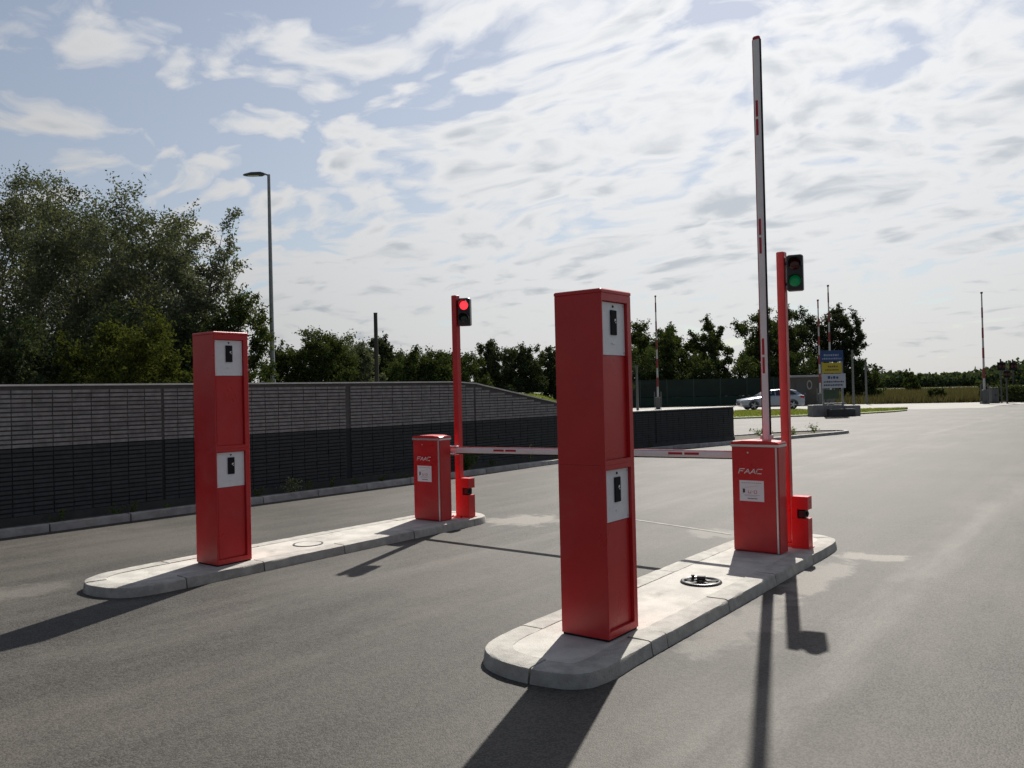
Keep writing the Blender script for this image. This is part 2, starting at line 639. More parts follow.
KX = lambda y: -8.65 + 0.052 * y          # road edge of the left kerb
WX = lambda y: -9.20 + 0.052 * y          # wall face
NOSE = [(KX(15.0), 15.0), (-7.62, 16.2), (-7.28, 17.3), (-6.85, 18.5), (-6.4, 20.3), (-5.85, 22.6), (-5.38, 24.5), (-5.40, 25.1), (-5.8, 25.4),
        (-6.6, 24.9), (-7.5, 23.6), (-8.0, 21.75), (-8.7, 20.3), (-10.2, 19.6)]


def sheet(name, poly, z, m, kind='structure'):
    import bmesh
    bm = bmesh.new()
    vs = [bm.verts.new((q[0], q[1], z)) for q in poly]
    f = bm.faces.new(vs)
    if f.normal.z < 0:
        f.normal_flip()
    bmesh.ops.triangulate(bm, faces=[f])
    bm.normal_update()
    me = bpy.data.meshes.new(name)
    bm.to_mesh(me)
    bm.free()
    for p in me.polygons:
        pass
    me.materials.append(m)
    o = link(name, me)
    if kind:
        o['kind'] = kind
    return o


far_edge = [W(-14, 76), W(10, 74), W(22, 72.5), W(30, 67.5), W(36, 66), W(44, 65.5), W(80, 62)]
poly = [(KX(-40) - 0.02, -40)] + [(KX(y) - 0.02, y) for y in (-20, 0, 8)] + NOSE[:-1] + [(-10.2, 19.6), (-30, 19.0)]
poly += [(p.x, p.y) for p in far_edge] + [(70, 10), (45, -40)]
sheet('road', poly, 0.0, asphalt)

# soil strip between kerb and wall, and inside the kerb nose
poly = [(KX(y) - 0.13, y) for y in (-40, -20, 0, 8)] + [(x - 0.1, y) for x, y in NOSE[:7]] + [(-5.9, 25.2), (-6.6, 24.75), (-7.4, 23.5), (-7.9, 21.7), (-8.6, 20.2), (-10.2, 19.4)] + [(WX(y) - 0.2, y) for y in (14, 0, -40)]
sheet('planting_strip', poly, 0.06, soil)

# grass island in the far road
gi = [W(-6, 41.5), W(3, 42.3), W(11.7, 43.2), W(18.5, 45.1), W(22.2, 47.8), W(23.8, 49.6), W(23.2, 50.6), W(20.5, 52.2), W(14, 54.5), W(4, 57), W(-6, 58)]


def raised(name, poly, h, m, inset=0.12, kind='structure'):
    c = sum((Vector((p[0], p[1], 0)) for p in poly), Vector()) / len(poly)
    ring0 = [(p[0], p[1], -0.02) for p in poly]
    ring1 = [(p[0], p[1], h * 0.7) for p in poly]
    ring2 = [(p[0] + (c.x - p[0]) * 0.02, p[1] + (c.y - p[1]) * 0.02, h) for p in poly]
    mb = MB()
    mb.loft([ring0, ring1, ring2], 0)
    return mb.build(name, m, kind=kind)


verge_m = mat('verge_turf', (0.10, 0.14, 0.04), 0.9, (0.16, 0.17, 0.06), 1.5)
raised('grass_verge', [(p.x, p.y) for p in gi], 0.09, verge_m)
# pale far lane where the car stands
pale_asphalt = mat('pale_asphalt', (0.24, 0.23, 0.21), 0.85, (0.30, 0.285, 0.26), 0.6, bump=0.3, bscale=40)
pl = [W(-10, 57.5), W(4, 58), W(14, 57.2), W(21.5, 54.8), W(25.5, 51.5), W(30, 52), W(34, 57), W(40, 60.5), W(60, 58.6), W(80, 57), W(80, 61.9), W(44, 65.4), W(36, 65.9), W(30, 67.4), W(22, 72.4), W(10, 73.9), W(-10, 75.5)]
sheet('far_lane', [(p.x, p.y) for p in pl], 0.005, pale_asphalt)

# loop-cut seal across the middle lane, repair seam in the right lane
seal = mat('joint_seal', (0.36, 0.34, 0.31), 0.8, (0.22, 0.21, 0.19), 9)
mb = MB()
pts = [(-3.3, 4.98), (-2.43, 4.83), (-1.7, 4.64), (-1.06, 4.45)]
for a, b in zip(pts[:-1], pts[1:]):
    mb.add([(a[0], a[1] - 0.02, 0.004), (b[0], b[1] - 0.02, 0.004), (b[0], b[1] + 0.02, 0.004), (a[0], a[1] + 0.02, 0.004)], [(0, 1, 2, 3)])
mb.build('road_seal', seal, kind='structure')

# ------------------------------------------------------------------ kerb stones


def offset_poly(path, d, closed):
    n = len(path)
    out = []
    for i in range(n):
        p = Vector(path[i]).to_2d()
        a = Vector(path[i - 1]).to_2d() if (i > 0 or closed) else None
        b = Vector(path[(i + 1) % n]).to_2d() if (i < n - 1 or closed) else None
        ns = []
        for s_, e in ((a, p), (p, b)):
            if s_ is not None and e is not None:
                t_ = (e - s_).normalized()
                ns.append(Vector((-t_.y, t_.x)))
        m_ = sum(ns, Vector((0, 0)))
        m_.normalize()
        k = 1.0 / max(m_.dot(ns[0]), 0.4)
        out.append(p + m_ * d * k)
    return out


def resample(path, closed, step=0.09, smooth_n=2):
    P = [Vector(p).to_2d() for p in path]
    for _ in range(smooth_n):                       # corner cutting rounds the bends
        Q = []
        n = len(P)
        for i in range(n if closed else n - 1):
            a_, b_ = P[i], P[(i + 1) % n]
            Q += [a_.lerp(b_, 0.25), a_.lerp(b_, 0.75)]
        if not closed:
            Q = [P[0]] + Q + [P[-1]]
        P = Q
    out = []
    n = len(P)
    for i in range(n if closed else n - 1):
        a_, b_ = P[i], P[(i + 1) % n]
        k = max(1, int(round((b_ - a_).length / step)))
        out += [a_.lerp(b_, j / k) for j in range(k)]
    if not closed:
        out.append(P[-1])
    return out


def kerb_stones(path, parent, closed, width, h, material, stone=1.0, batter=0.02, cham=0.025, z0=-0.02, gap=0.005, rng=random, rough=0.0025):
    """path runs with the inner side on its left; each stone follows the line"""
    P = resample(path, closed)
    OUT = offset_poly(P, -batter, closed)
    C1 = offset_poly(P, -batter * 0.25, closed)
    C2 = offset_poly(P, cham, closed)
    INN = offset_poly(P, width, closed)
    n = len(P)
    m = n if closed else n - 1
    acc, start = 0.0, 0
    for i in range(m):
        acc += (P[(i + 1) % n] - P[i]).length
        if acc >= stone or i == m - 1:
            rings = []
            dz = rng.uniform(-0.003, 0.003)
            for k in range(start, i + 2):
                t = 0.0
                a_, b_ = k, k
                if k == start:
                    b_, t = k + 1, gap / max((P[(k + 1) % n] - P[k % n]).length, 1e-3)
                elif k == i + 1:
                    a_, b_ = k, k - 1
                    t = gap / max((P[(k - 1) % n] - P[k % n]).length, 1e-3)

                def q(A, z):
                    v = A[a_ % n].lerp(A[b_ % n], min(t, 0.4))
                    return (v.x + rng.uniform(-rough, rough), v.y + rng.uniform(-rough, rough), z + rng.uniform(-rough, rough) * 0.6)
                rings.append([q(OUT, z0), q(C1, h - cham * 1.1 + dz), q(P, h - cham * 0.35 + dz), q(C2, h + dz), q(INN, h + dz), q(INN, z0)])
            mb = MB()
            mb.loft(rings)
            o = mb.build('kerb_stone', material, parent)
            smooth_all(o, 40)
            start, acc = i + 1, 0.0
    return INN


kerb = bpy.data.objects.new('roadside_kerb', None)
COL.objects.link(kerb)
kerb['kind'] = 'structure'
path = [(KX(y), y) for y in np.arange(-6, 15.1, 1.05)] + NOSE[1:-1]
kerb_stones(path, kerb, False, 0.13, 0.10, kerbg, stone=1.05, batter=0.01, cham=0.015, gap=0.008)


def island(label, path, group):
    root = thing('traffic_island', label, 'traffic island', (0, 0, 0), 0, group)
    inn = kerb_stones(path, root, True, 0.17, 0.09, kerbc, stone=0.98, batter=0.02, cham=0.018, gap=0.006)
    mb = MB()
    mb.loft([[(p.x, p.y, -0.02) for p in inn], [(p.x, p.y, 0.086) for p in inn]])
    mb.build('concrete_infill', conc, root)
    return root


islR = [(0.20, 0.0), (0.20, 1.0), (0.195, 2.0), (0.19, 3.0), (0.19, 3.95), (0.15, 4.30), (-0.06, 4.46), (-0.42, 4.50), (-0.66, 4.28), (-0.74, 3.85),
        (-0.745, 2.9), (-0.73, 1.9), (-0.715, 0.9), (-0.70, -0.08), (-0.68, -0.32), (-0.60, -0.52), (-0.40, -0.64), (-0.10, -0.66), (0.16, -0.59), (0.22, -0.38)]
island('pale concrete island carrying the tall red terminal nearest the camera', islR, 'concrete islands between the lanes')
islL = [(-4.10, 0.0), (-4.09, 1.0), (-4.08, 2.0), (-4.07, 2.9), (-4.05, 3.45), (-4.07, 3.75), (-4.32, 3.92), (-4.68, 3.92), (-4.92, 3.75), (-4.97, 3.3),
        (-5.0, 2.4), (-5.02, 1.4), (-5.02, 0.4), (-5.02, -0.5), (-4.98, -0.82), (-4.77, -1.04), (-4.40, -1.03), (-4.15, -0.88), (-4.10, -0.5)]
island('farther pale concrete island beside the lane along the dark wall', islL, 'concrete islands between the lanes')
ISL = 0.09

# ------------------------------------------------------------------ access terminals


def make_terminal(label):
    """local frame: near right corner at origin, body towards -x and +y, service face on +x"""
    root = thing('access_terminal', label, 'access terminal', (0, 0, 0), 0, 'red access terminals')
    a, b, H = 0.359, 0.376, 2.227
    hm = 1.105
    rec = 0.030
    for k in range(2):
        z0 = 0.012 if k == 0 else hm + 0.0005
        z1 = hm - 0.0005 if k == 0 else H
        y0, y1 = 0.012, b - 0.050           # recess opening
        zr0 = z0 + (0.045 if k == 0 else 0.03)
        zr1 = z1 - (0.03 if k == 0 else 0.075)
        e = 0.004
        mb = MB()
        # shell: base, back and sides as one extruded outline with an open service face
        o = [(-a + e, 0), (-e, 0), (0, e), (0, y0), (-rec, y0), (-rec, y1), (0, y1), (0, b - e), (-e, b), (-a + e, b), (-a, b - e), (-a, e)]
        full = [(-a + e, 0), (-e, 0), (0, e), (0, y0), (0, y0 + .001), (0, y1 - .001), (0, y1), (0, b - e), (-e, b), (-a + e, b), (-a, b - e), (-a, e)]
        mb.prism(o, 'z', zr0, zr1)
        mb.prism(full, 'z', z0, zr0)
        if k == 1:
            mb.prism(full, 'z', zr1, z1 - 0.028)
        else:
            mb.prism(full, 'z', zr1, z1)
        mb.build('housing', red, root)
        # white reader plate at the top of the recess, red door below it
        zp = zr1 - (0.345 if k else 0.335)
        mp = MB()
        mp.box(-rec + 0.0005, -rec + 0.009, y0 + 0.005, y1 - 0.005, zp, zr1 - 0.006)
        pl_ = mp.build('reader_plate', plate_m, root)
        md = MB()
        md.box(-rec + 0.0005, -rec + 0.007, y0 + 0.004, y1 - 0.004, zr0 + 0.004, zp - 0.006)
        md.box(-rec + 0.007, -rec + 0.010, y0 + 0.02, y0 + 0.028, zr0 + 0.02, zp - 0.02)
        md.build('door_panel', red2, root)
        yc = (y0 + y1) / 2 + 0.006
        zc = zr1 - 0.135
        mr = MB()
        x0 = -rec + 0.0095
        mr.box(x0, x0 + 0.009, yc - 0.036, yc + 0.036, zc - 0.080, zc + 0.080, c=0.002)
        mr.build('card_reader', black_m, pl_)
        mk = MB()
        xk = x0 + 0.0095
        mk.add([(xk, yc + 0.006, zc + 0.006), (xk, yc + 0.024, zc + 0.016), (xk, yc + 0.024, zc + 0.028), (xk, yc + 0.006, zc + 0.022)], [(0, 1, 2, 3)])
        mk.box(xk - .001, xk + .0005, yc + 0.016, yc + 0.026, zc - 0.002, zc + 0.006)
        mk.build('reader_mark', white_ink, pl_)
        ml = MB()
        ml.prism([(yc + 0.008 * math.cos(q * math.pi / 5), zr1 - 0.030 + 0.008 * math.sin(q * math.pi / 5)) for q in range(10)], 'x', x0, x0 + 0.004)
        ml.build('lens', black_m, pl_)
        for sy_, sz_ in ((y0 + 0.02, zr1 - 0.022), (y1 - 0.02, zr1 - 0.022), (y0 + 0.02, zp + 0.016), (y1 - 0.02, zp + 0.016)):
            ms_ = MB()
            ms_.prism([(sy_ + 0.006 * math.cos(q * math.pi / 4), sz_ + 0.006 * math.sin(q * math.pi / 4)) for q in range(8)], 'x', x0 - 0.001, x0 + 0.0025)
            ms_.build('screw', alu, pl_)
        mt = MB()
        mt.box(x0, x0 + 0.006, yc - 0.02, yc + 0.02, zc - 0.14, zc - 0.13)
        mt.build('status_slot', plate_m, pl_)
    mc = MB()
    mc.box(-a - 0.003, 0.003, -0.003, b + 0.003, H - 0.028, H, c=0.006)
    mc.build('top_cap', red, root)
    mbp = MB()
    mbp.box(-a + 0.008, -0.008, 0.008, b - 0.008, -0.002, 0.012)
    mbp.build('base_plate', black_m, root)
    return root


tR = make_terminal('tall red two-tier terminal in the foreground on the nearer island')
tR.location = (0, 0, ISL)
tL = copy_tree(tR)
tL['label'] = 'tall red two-tier terminal farther off, in front of the grey wall'
tL.location = (-4.273, -0.005, ISL)

# ------------------------------------------------------------------ barriers
LETTERS = {  # stroke paths in a unit cell, lean added later
    'F': [[(0.0, 0.0), (0.0, 1.0), (0.95, 1.0)], [(0.0, 0.52), (0.72, 0.52)]],
    'A': [[(0.0, 0.0), (0.55, 1.0), (0.95, 0.0)], [(0.28, 0.33), (0.8, 0.33)]],
    'V': [[(0.0, 0.0), (0.55, 1.0), (0.95, 0.0)], [(0.4, 0.33), (0.8, 0.33)]],
    'C': [[(0.95, 1.0), (0.18, 1.0), (0.0, 0.8), (0.0, 0.2), (0.18, 0.0), (0.95, 0.0)]],
}


def stroke_text(mb, word, x0, z0, cw, ch, y, w, lean=0.25, gap=0.16):
    for i, ch_ in enumerate(word):
        for path_ in LETTERS[ch_]:
            q = [Vector((x0 + i * cw * (1 + gap) + p[0] * cw + p[1] * ch * lean, z0 + p[1] * ch)) for p in path_]
            for a, b in zip(q[:-1], q[1:]):
                t_ = (b - a).normalized()
                n_ = Vector((-t_.y, t_.x)) * w / 2
                a2, b2 = a - t_ * w / 2, b + t_ * w / 2
                mb.add([(c_.x, y, c_.y) for c_ in (a2 - n_, b2 - n_, b2 + n_, a2 + n_)], [(0, 1, 2, 3)])


def make_barrier(label, raised_arm, arm_pitch=0.0):
    """local frame: near right corner of cabinet at origin, front on -y"""
    root = thing('barrier_gate', label, 'barrier gate', (0, 0, 0), 0, 'red lane barriers')
    w, dp, H = 0.46, 0.20, 1.05
    mb = MB()
    mb.box(-w, 0, 0.004, dp, 0.0, H - 0.03, c=0.006)
    mb.build('cabinet', red, root)
    mb = MB()                                      # front door with slight edge
    mb.box(-w + 0.004, -0.03, -0.004, 0.0035, 0.012, H - 0.045, c=0.003)
    d_ = mb.build('door', red2, root)
    mb = MB()
    mb.cyl(0, 0, 0.009, 0, 0.004, 12)
    lk = mb.build('lock', alu, d_)
    lk.rotation_euler = (R(90), 0, 0)
    lk.location = (-w + 0.165, -0.004, H - 0.10)
    mb = MB()                                      # lid, slightly domed
    prof = [(-w - 0.006, 0), (0.006, 0), (0.006, 0.02), (-0.01, 0.032), (-0.12, 0.042), (-w + 0.12, 0.042), (-w + 0.01, 0.032), (-w - 0.006, 0.02)]
    mb.prism([(q[0], q[1] + H - 0.028) for q in prof], 'y', -0.008, dp + 0.008)
    mb.build('lid', red, root)
    mb = MB()                                      # aluminium edging down the corner and under the lid
    mb.box(-0.027, -0.012, -0.010, 0.003, 0.004, H - 0.047)
    mb.build('trim', alu, root)
    mb = MB()
    mb.box(-w - 0.004, 0.010, -0.012, -0.0085, H - 0.044, H - 0.022)
    mb.box(0.0065, 0.010, -0.0085, dp + 0.004, H - 0.044, H - 0.022)
    mb.build('trim', alu, root)
    mb = MB()
    stroke_text(mb, 'FAVC', -w + 0.070, 0.752, 0.050, 0.042, -0.0055, 0.0075)
    mb.build('logo', white_ink, d_)
    # instruction sticker: frame, pictogram of a reader and a car, lines of print
    mb = MB()
    sx0, sx1, sz0, sz1 = -w + 0.075, -w + 0.315, 0.485, 0.683
    mb.box(sx0, sx1, -0.0062, -0.0045, sz0, sz1)
    st = mb.build('sticker', sticker_m, d_)
    y = -0.0072
    MBS = [MB(), MB(), MB()]

    def rect(x0, x1, z0, z1, m):
        MBS[m].add([(sx0 + x0, y, sz0 + z0), (sx0 + x1, y, sz0 + z0), (sx0 + x1, y, sz0 + z1), (sx0 + x0, y, sz0 + z1)], [(0, 1, 2, 3)])
    rect(0.035, 0.055, 0.080, 0.118, 0)
    rect(0.032, 0.036, 0.070, 0.125, 0)
    for k in range(6):
        rect(0.05 + k * 0.022, 0.07 + k * 0.022, 0.128 + k * 0.004, 0.131 + k * 0.004, 2)
    rect(0.085, 0.115, 0.076, 0.082, 1)
    rect(0.085, 0.090, 0.082, 0.104, 1)
    rect(0.110, 0.115, 0.082, 0.104, 1)
    rect(0.125, 0.132, 0.088, 0.095, 1)
    rect(0.142, 0.172, 0.076, 0.081, 1)
    rect(0.142, 0.147, 0.081, 0.104, 1)
    rect(0.167, 0.172, 0.081, 0.104, 1)
    rect(0.147, 0.167, 0.100, 0.104, 1)
    rect(0.05, 0.20, 0.058, 0.061, 2)
    rect(0.05, 0.17, 0.049, 0.052, 2)
    for k in range(7):
        rect(0.08 + k * 0.014, 0.090 + k * 0.014, 0.022, 0.031, 0)
    for k in range(10):
        rect(0.02 + k * 0.02, 0.034 + k * 0.02, 0.172, 0.178, 2)
    for k_, m_ in ((0, ink), (1, ink_r), (2, ink_g)):
        MBS[k_].build('print', m_, st, kind='stuff')
    # shaft and clamp behind the cabinet, then the arm
    ay = dp + 0.095
    px_, pz_ = -0.215, 0.862
    mb = MB()
    mb.disc_y(px_, pz_, 0.045, dp - 0.002, ay + 0.03, 16)
    mb.build('shaft', alu, root)
    arm_root = bpy.data.objects.new('arm', None)
    mb = MB()                                      # arm built pointing +x, then turned about the shaft
    e0, e1 = 0.0, 4.16
    hw, ht = 0.036, 0.020
    ring = []
    for i in range(16):
        an = 2 * math.pi * i / 16
        cy = math.copysign(abs(math.cos(an)) ** 0.75, math.cos(an)) * ht
        cz = math.copysign(abs(math.sin(an)) ** 0.55, math.sin(an)) * hw
        ring.append((cy, cz))
    mb.loft([[(e0, q[0], q[1]) for q in ring], [(e1, q[0], q[1]) for q in ring]])
    arm = mb.build('arm', white_arm, root)
    smooth_all(arm, 40)
    bpy.data.objects.remove(arm_root)
    arm.location = (px_, ay, pz_)
    arm.rotation_euler = (0, R(-90) if raised_arm else -arm_pitch, 0)
    for cx in (1.02, 2.20, 3.37):
        for s_ in (-1, 1):
            mb = MB()
            mb.box(cx + s_ * 0.092 - 0.080, cx + s_ * 0.092 + 0.080, -ht - 0.0012, -ht + 0.004, -0.006, 0.018)
            mb.build('reflector_strip', refl_red, arm)
    mb = MB()
    mb.box(e0 + 0.24, e1 - 0.01, -0.011, 0.011, hw - 0.003, hw + 0.005)
    mb.build('edge_strip', refl_red, arm)
    mb = MB()
    mb.box(e0 + 0.24, e1 - 0.01, -0.013, 0.013, -hw - 0.008, -hw + 0.005, c=0.003)
    mb.build('rubber_edge', black_m, arm)
    mb = MB()
    mb.loft([[(x_, q[0] * k, q[1] * k) for q in ring] for x_, k in ((e1 - 0.015, 1.05), (e1 + 0.010, 1.05), (e1 + 0.02, 0.8))])
    mb.build('end_cap', refl_red, arm)
    mb = MB()
    mb.box(-0.07, 0.245, -ht - 0.014, ht + 0.012, hw + 0.004, hw + 0.020, c=0.004)
    mb.box(-0.07, 0.245, -ht - 0.014, ht + 0.012, -hw - 0.020, -hw - 0.004, c=0.004)
    mb.box(-0.07, 0.15, -ht - 0.014, -ht - 0.002, -hw - 0.004, hw + 0.004)
    mb.build('arm_clamp', alu, arm)
    return root


bR = make_barrier('red barrier with its white arm raised upright beside the green traffic light', True)
bR.location = (-0.046, 3.193, ISL)
bL = make_barrier('red barrier with its white arm lowered across the lane, below the red light', False, R(0.7))
bL.location = (-4.251, 3.08, ISL)

# ------------------------------------------------------------------ traffic lights


def make_light(label, lit, H=2.90):
    root = thing('traffic_light', label, 'traffic light', (0, 0, 0), 0, 'lane traffic lights')
    s = 0.04
    mb = MB()
    mb.box(-s, s, -s, s, -0.012, H, c=0.006)
    mb.build('post', red, root)
    mb = MB()
    mb.box(-0.085, 0.085, -0.085, 0.085, -0.022, 0.010, c=0.003)
    for sx in (-1, 1):
        for sy in (-1, 1):
            mb.cyl(sx * 0.065, sy * 0.065, 0.009, 0.010, 0.022, 6)
    mb.build('base_plate', red, root)
    hx0, hx1, hz0, hz1 = 0.052, 0.207, H - 0.40, H - 0.045
    mb = MB()
    mb.box(hx0, hx1, -0.075, 0.03, hz0, hz1, c=0.012)
    mb.box(0.04, hx0 + 0.002, -0.03, 0.01, hz0 + 0.06, hz0 + 0.09)
    mb.box(0.04, hx0 + 0.002, -0.03, 0.01, hz1 - 0.09, hz1 - 0.06)
    hd = mb.build('signal_head', black, root)
    cx = (hx0 + hx1) / 2
    for nm, cz in (('red', hz1 - 0.095), ('green', hz0 + 0.095)):
        on = lit == nm
        if nm == 'red':
            m_ = mat('lens_red_on', (0.5, 0.01, 0.015), 0.3, emit=(1.0, 0.035, 0.05), estr=1.2) if on else mat('lens_red_off', (0.06, 0.008, 0.008), 0.2)
        else:
            m_ = mat('lens_green_on', (0.0, 0.15, 0.05), 0.3, emit=(0.0, 0.42, 0.14), estr=0.06) if on else mat('lens_green_off', (0.006, 0.03, 0.02), 0.2)
        mb = MB()
        n = 20
        rings = []
        for r_, yy in ((0.056, -0.076), (0.050, -0.086), (0.035, -0.093), (0.012, -0.096)):
            rings.append([(cx + r_ * math.cos(2 * math.pi * i / n), yy, cz + r_ * math.sin(2 * math.pi * i / n)) for i in range(n)])
        mb.loft(rings)
        smooth_all(mb.build('lens', m_, hd), 50)
        mb = MB()                                 # visor: upper half ring
        seg = 14
        for i in range(seg):
            a0 = math.pi * (-0.1 + 1.2 * i / seg)
            a1 = math.pi * (-0.1 + 1.2 * (i + 1) / seg)
            q = []
            for an in (a0, a1):
                dep = 0.03 + 0.06 * max(math.sin(an), 0)
                for r_ in (0.062, 0.068):
                    q.append((cx + r_ * math.cos(an), -0.074, cz + r_ * math.sin(an)))
                    q.append((cx + r_ * math.cos(an), -0.074 - dep, cz + r_ * math.sin(an)))
            mb.add(q, [(0, 1, 5, 4), (2, 3, 7, 6), (1, 3, 7, 5), (0, 2, 6, 4)])
        mb.build('visor', black, hd)
    return root


lR = make_light('red post with traffic light showing green, beside the raised arm', 'green')
lR.location = (-0.152, 3.72, ISL + 0.02)
lL = make_light('red post with traffic light showing red, beside the lowered arm', 'red', 2.85)
lL.location = (-4.335, 3.53, ISL)
for l_, an_ in ((lR, 14), (lL, 27)):           # heads swivelled towards the approaching drivers
    for ch_ in l_.children:
        if ch_.name.startswith('signal_head'):
            ch_.rotation_euler = (0, 0, R(an_))

# ------------------------------------------------------------------ photocell posts


def make_photocell(label):
    root = thing('photocell_post', label, 'photocell post', (0, 0, 0), 0, 'short red photocell posts')
    w, dp, H = 0.16, 0.12, 0.50
    n0, n1, nx = 0.285, 0.375, -0.105
    mb = MB()
    e = 0.004
    prof = [(-w, 0.0), (0, 0.0), (0, n0), (nx, n0), (nx, n1), (0, n1), (0, H - e), (-e, H), (-w + e, H), (-w, H - e)]
    mb.prism(prof, 'y', 0, dp)
    mb.build('housing', red, root)
    mb = MB()
    mb.box(nx + 0.001, -0.030, 0.012, dp - 0.012, n0 + 0.004, n1 - 0.004, c=0.008)
    ey = mb.build('photocell', black, root)
    mb = MB()
    mb.prism([(dp / 2 + 0.024 * math.cos(q * math.pi / 6), (n0 + n1) / 2 + 0.024 * math.sin(q * math.pi / 6)) for q in range(12)], 'x', -0.031, -0.018)
    mb.build('lens', black_m, ey)
    mb = MB()
    mb.box(-w - 0.012, 0.012, -0.012, dp + 0.012, -0.001, 0.006)
    mb.build('base_plate', red, root)
    return root


pR = make_photocell('short red post with black eye beside the raised-arm barrier')
pR.location = (0.083, 3.60, ISL + 0.001)
pL = copy_tree(pR)
pL['label'] = 'short red post with black eye beside the lowered-arm barrier'
pL.location = (-4.135, 3.475, ISL + 0.001)

# ------------------------------------------------------------------ round covers on the islands
root = thing('cable_ring', 'flat black spoked ring lying on the nearer island behind the terminal', 'ring', (-0.21, 1.80, 0.089), R(20))
root.scale = (0.82, 0.82, 0.82)
mb = MB()
n = 40
prof = [(0.155, 0.0), (0.165, 0.012), (0.180, 0.020), (0.198, 0.014), (0.205, 0.0)]
vs, fs = [], []
for i in range(n):
    an = 2 * math.pi * i / n
    vs += [(r_ * math.cos(an), r_ * math.sin(an), z_) for r_, z_ in prof]
for i in range(n):
    j = (i + 1) % n
    for k in range(4):
        fs.append((i * 5 + k, j * 5 + k, j * 5 + k + 1, i * 5 + k + 1))
mb.add(vs, fs)
smooth_all(mb.build('rim', black, root), 50)
mb = MB()
mb.cyl(0, 0, 0.055, 0.0, 0.028, 16)
mb.box(-0.04, 0.045, -0.025, 0.03, 0.028, 0.06, c=0.006)
mb.build('hub', black, root)
for k in range(5):
    an = k * 2 * math.pi / 5 + 0.3
    mb = MB()
    ca, sa = math.cos(an), math.sin(an)
    mb.add([(ca * r_ - sa * w_, sa * r_ + ca * w_, z_) for z_ in (0.003, 0.014) for r_, w_ in ((0.05, -0.016), (0.165, -0.011), (0.165, 0.011), (0.05, 0.016))],
           [(3, 2, 1, 0), (4, 5, 6, 7), (0, 1, 5, 4), (1, 2, 6, 5), (2, 3, 7, 6), (3, 0, 4, 7)])
    mb.build('spoke', black, root)
mb = MB()
mb.cyl(-0.085, 0.065, 0.017, 0.004, 0.055, 10)
mb.build('knob', black, root)

root = thing('inspection_cover', 'round concrete cover with dark ring for its shadow gap, set in the farther island', 'cover', (-4.50, 1.23, 0.086), 0)
mb = MB()
mb.cyl(0, 0, 0.140, 0.0, 0.006, 32)
mb.build('lid', conc, root)
mb = MB()
vs, fs = [], []
for i in range(40):
    an = 2 * math.pi * i / 40
    for r_, z_ in ((0.143, 0.001), (0.143, 0.006), (0.162, 0.006), (0.162, 0.001)):
        vs.append((r_ * math.cos(an), r_ * math.sin(an), z_))
for i in range(40):
    j = (i + 1) % 40
    for k in range(3):
        fs.append((i * 4 + k, j * 4 + k, j * 4 + k + 1, i * 4 + k + 1))
mb.add(vs, fs)
mb.build('rim', dark_steel, root)  # dark ring stands in for the shadowed gap around the lid
# ------------------------------------------------------------------ brick wall
HW, HL = 1.92, 1.08
WB, WC = (WX(14.0), 14.0), (-7.18, 19.35)


def wall_pt(s_):
    """distance along wall (y for the straight part) -> point, unit direction"""
    A = Vector((WX(-7), -7.0))
    B = Vector(WB)
    C_ = Vector(WC)
    L1 = (B - A).length
    if s_ <= L1:
        t_ = (B - A).normalized()
        return A + t_ * s_, t_
    t_ = (C_ - B).normalized()
    return B + t_ * (s_ - L1), t_


L1 = (Vector(WB) - Vector((WX(-7), -7.0))).length
LT = L1 + (Vector(WC) - Vector(WB)).length


def wall_top(s_):
    y = s_ - 7.0
    if y < 8.9:
        return HW
    return max(HL, HW - (y - 8.9) * (HW - HL) / 5.0)


wall = thing('brick_wall', 'long dark brick boundary wall with lighter upper courses sloping down', 'wall', (WX(0), 0, 0))


def wall_build(mb, name, m, parent=wall, kind=None):
    mb.v = [(q[0] - WX(0), q[1], q[2]) for q in mb.v]
    return mb.build(name, m, parent, kind=kind)


def slab(mb, s0, s1, d0, d1, z00, z01, z10, z11, m=0):
    """block along the wall from s0 to s1; d = distance behind the face; z at both ends"""
    p0_, t0_ = wall_pt(s0 + 1e-4)
    p1_, t1_ = wall_pt(s1 - 1e-4)
    n0_ = Vector((-t0_.y, t0_.x))
    n1_ = Vector((-t1_.y, t1_.x))
    q = []
    for p_, n_, za, zb in ((p0_, n0_, z00, z01), (p1_, n1_, z10, z11)):
        a = p_ + n_ * d0
        b = p_ + n_ * d1
        q += [(a.x, a.y, za), (b.x, b.y, za), (b.x, b.y, zb), (a.x, a.y, zb)]
    mb.add(q, [(0, 1, 2, 3), (7, 6, 5, 4), (0, 4, 5, 1), (1, 5, 6, 2), (2, 6, 7, 3), (3, 7, 4, 0)], m)


# core (upper and lower mortar), plinth, coping
segs = list(np.arange(0, L1 - 0.01, 1.0)) + [L1] + list(np.arange(L1 + 1, LT - 0.3, 1.0)) + [LT]
mbu, mbl, mbp = MB(), MB(), MB()
for a, b in zip(segs[:-1], segs[1:]):
    slab(mbl, a, b, 0.022, 0.20, -0.1, HL - 0.002, -0.1, HL - 0.002)
    if wall_top(a) > HL + 0.02:
        slab(mbu, a, b, 0.022, 0.20, HL, wall_top(a) - 0.013, HL, max(wall_top(b) - 0.013, HL + 0.001))
    slab(mbp, a, b, -0.012, 0.018, -0.05, 0.17, -0.05, 0.17)
wall_build(mbl, 'core', mortar_lo)
wall_build(mbu, 'core', mortar_m)
wall_build(mbp, 'plinth', plinth_m)
BL, BH = 0.255, 0.0605
cand = []
JOINTS = [7.0 + y for y in (-4.7, -1.25, 2.2, 5.65, 9.1, 12.55, 16.0)]
ncol = int(LT / BL)
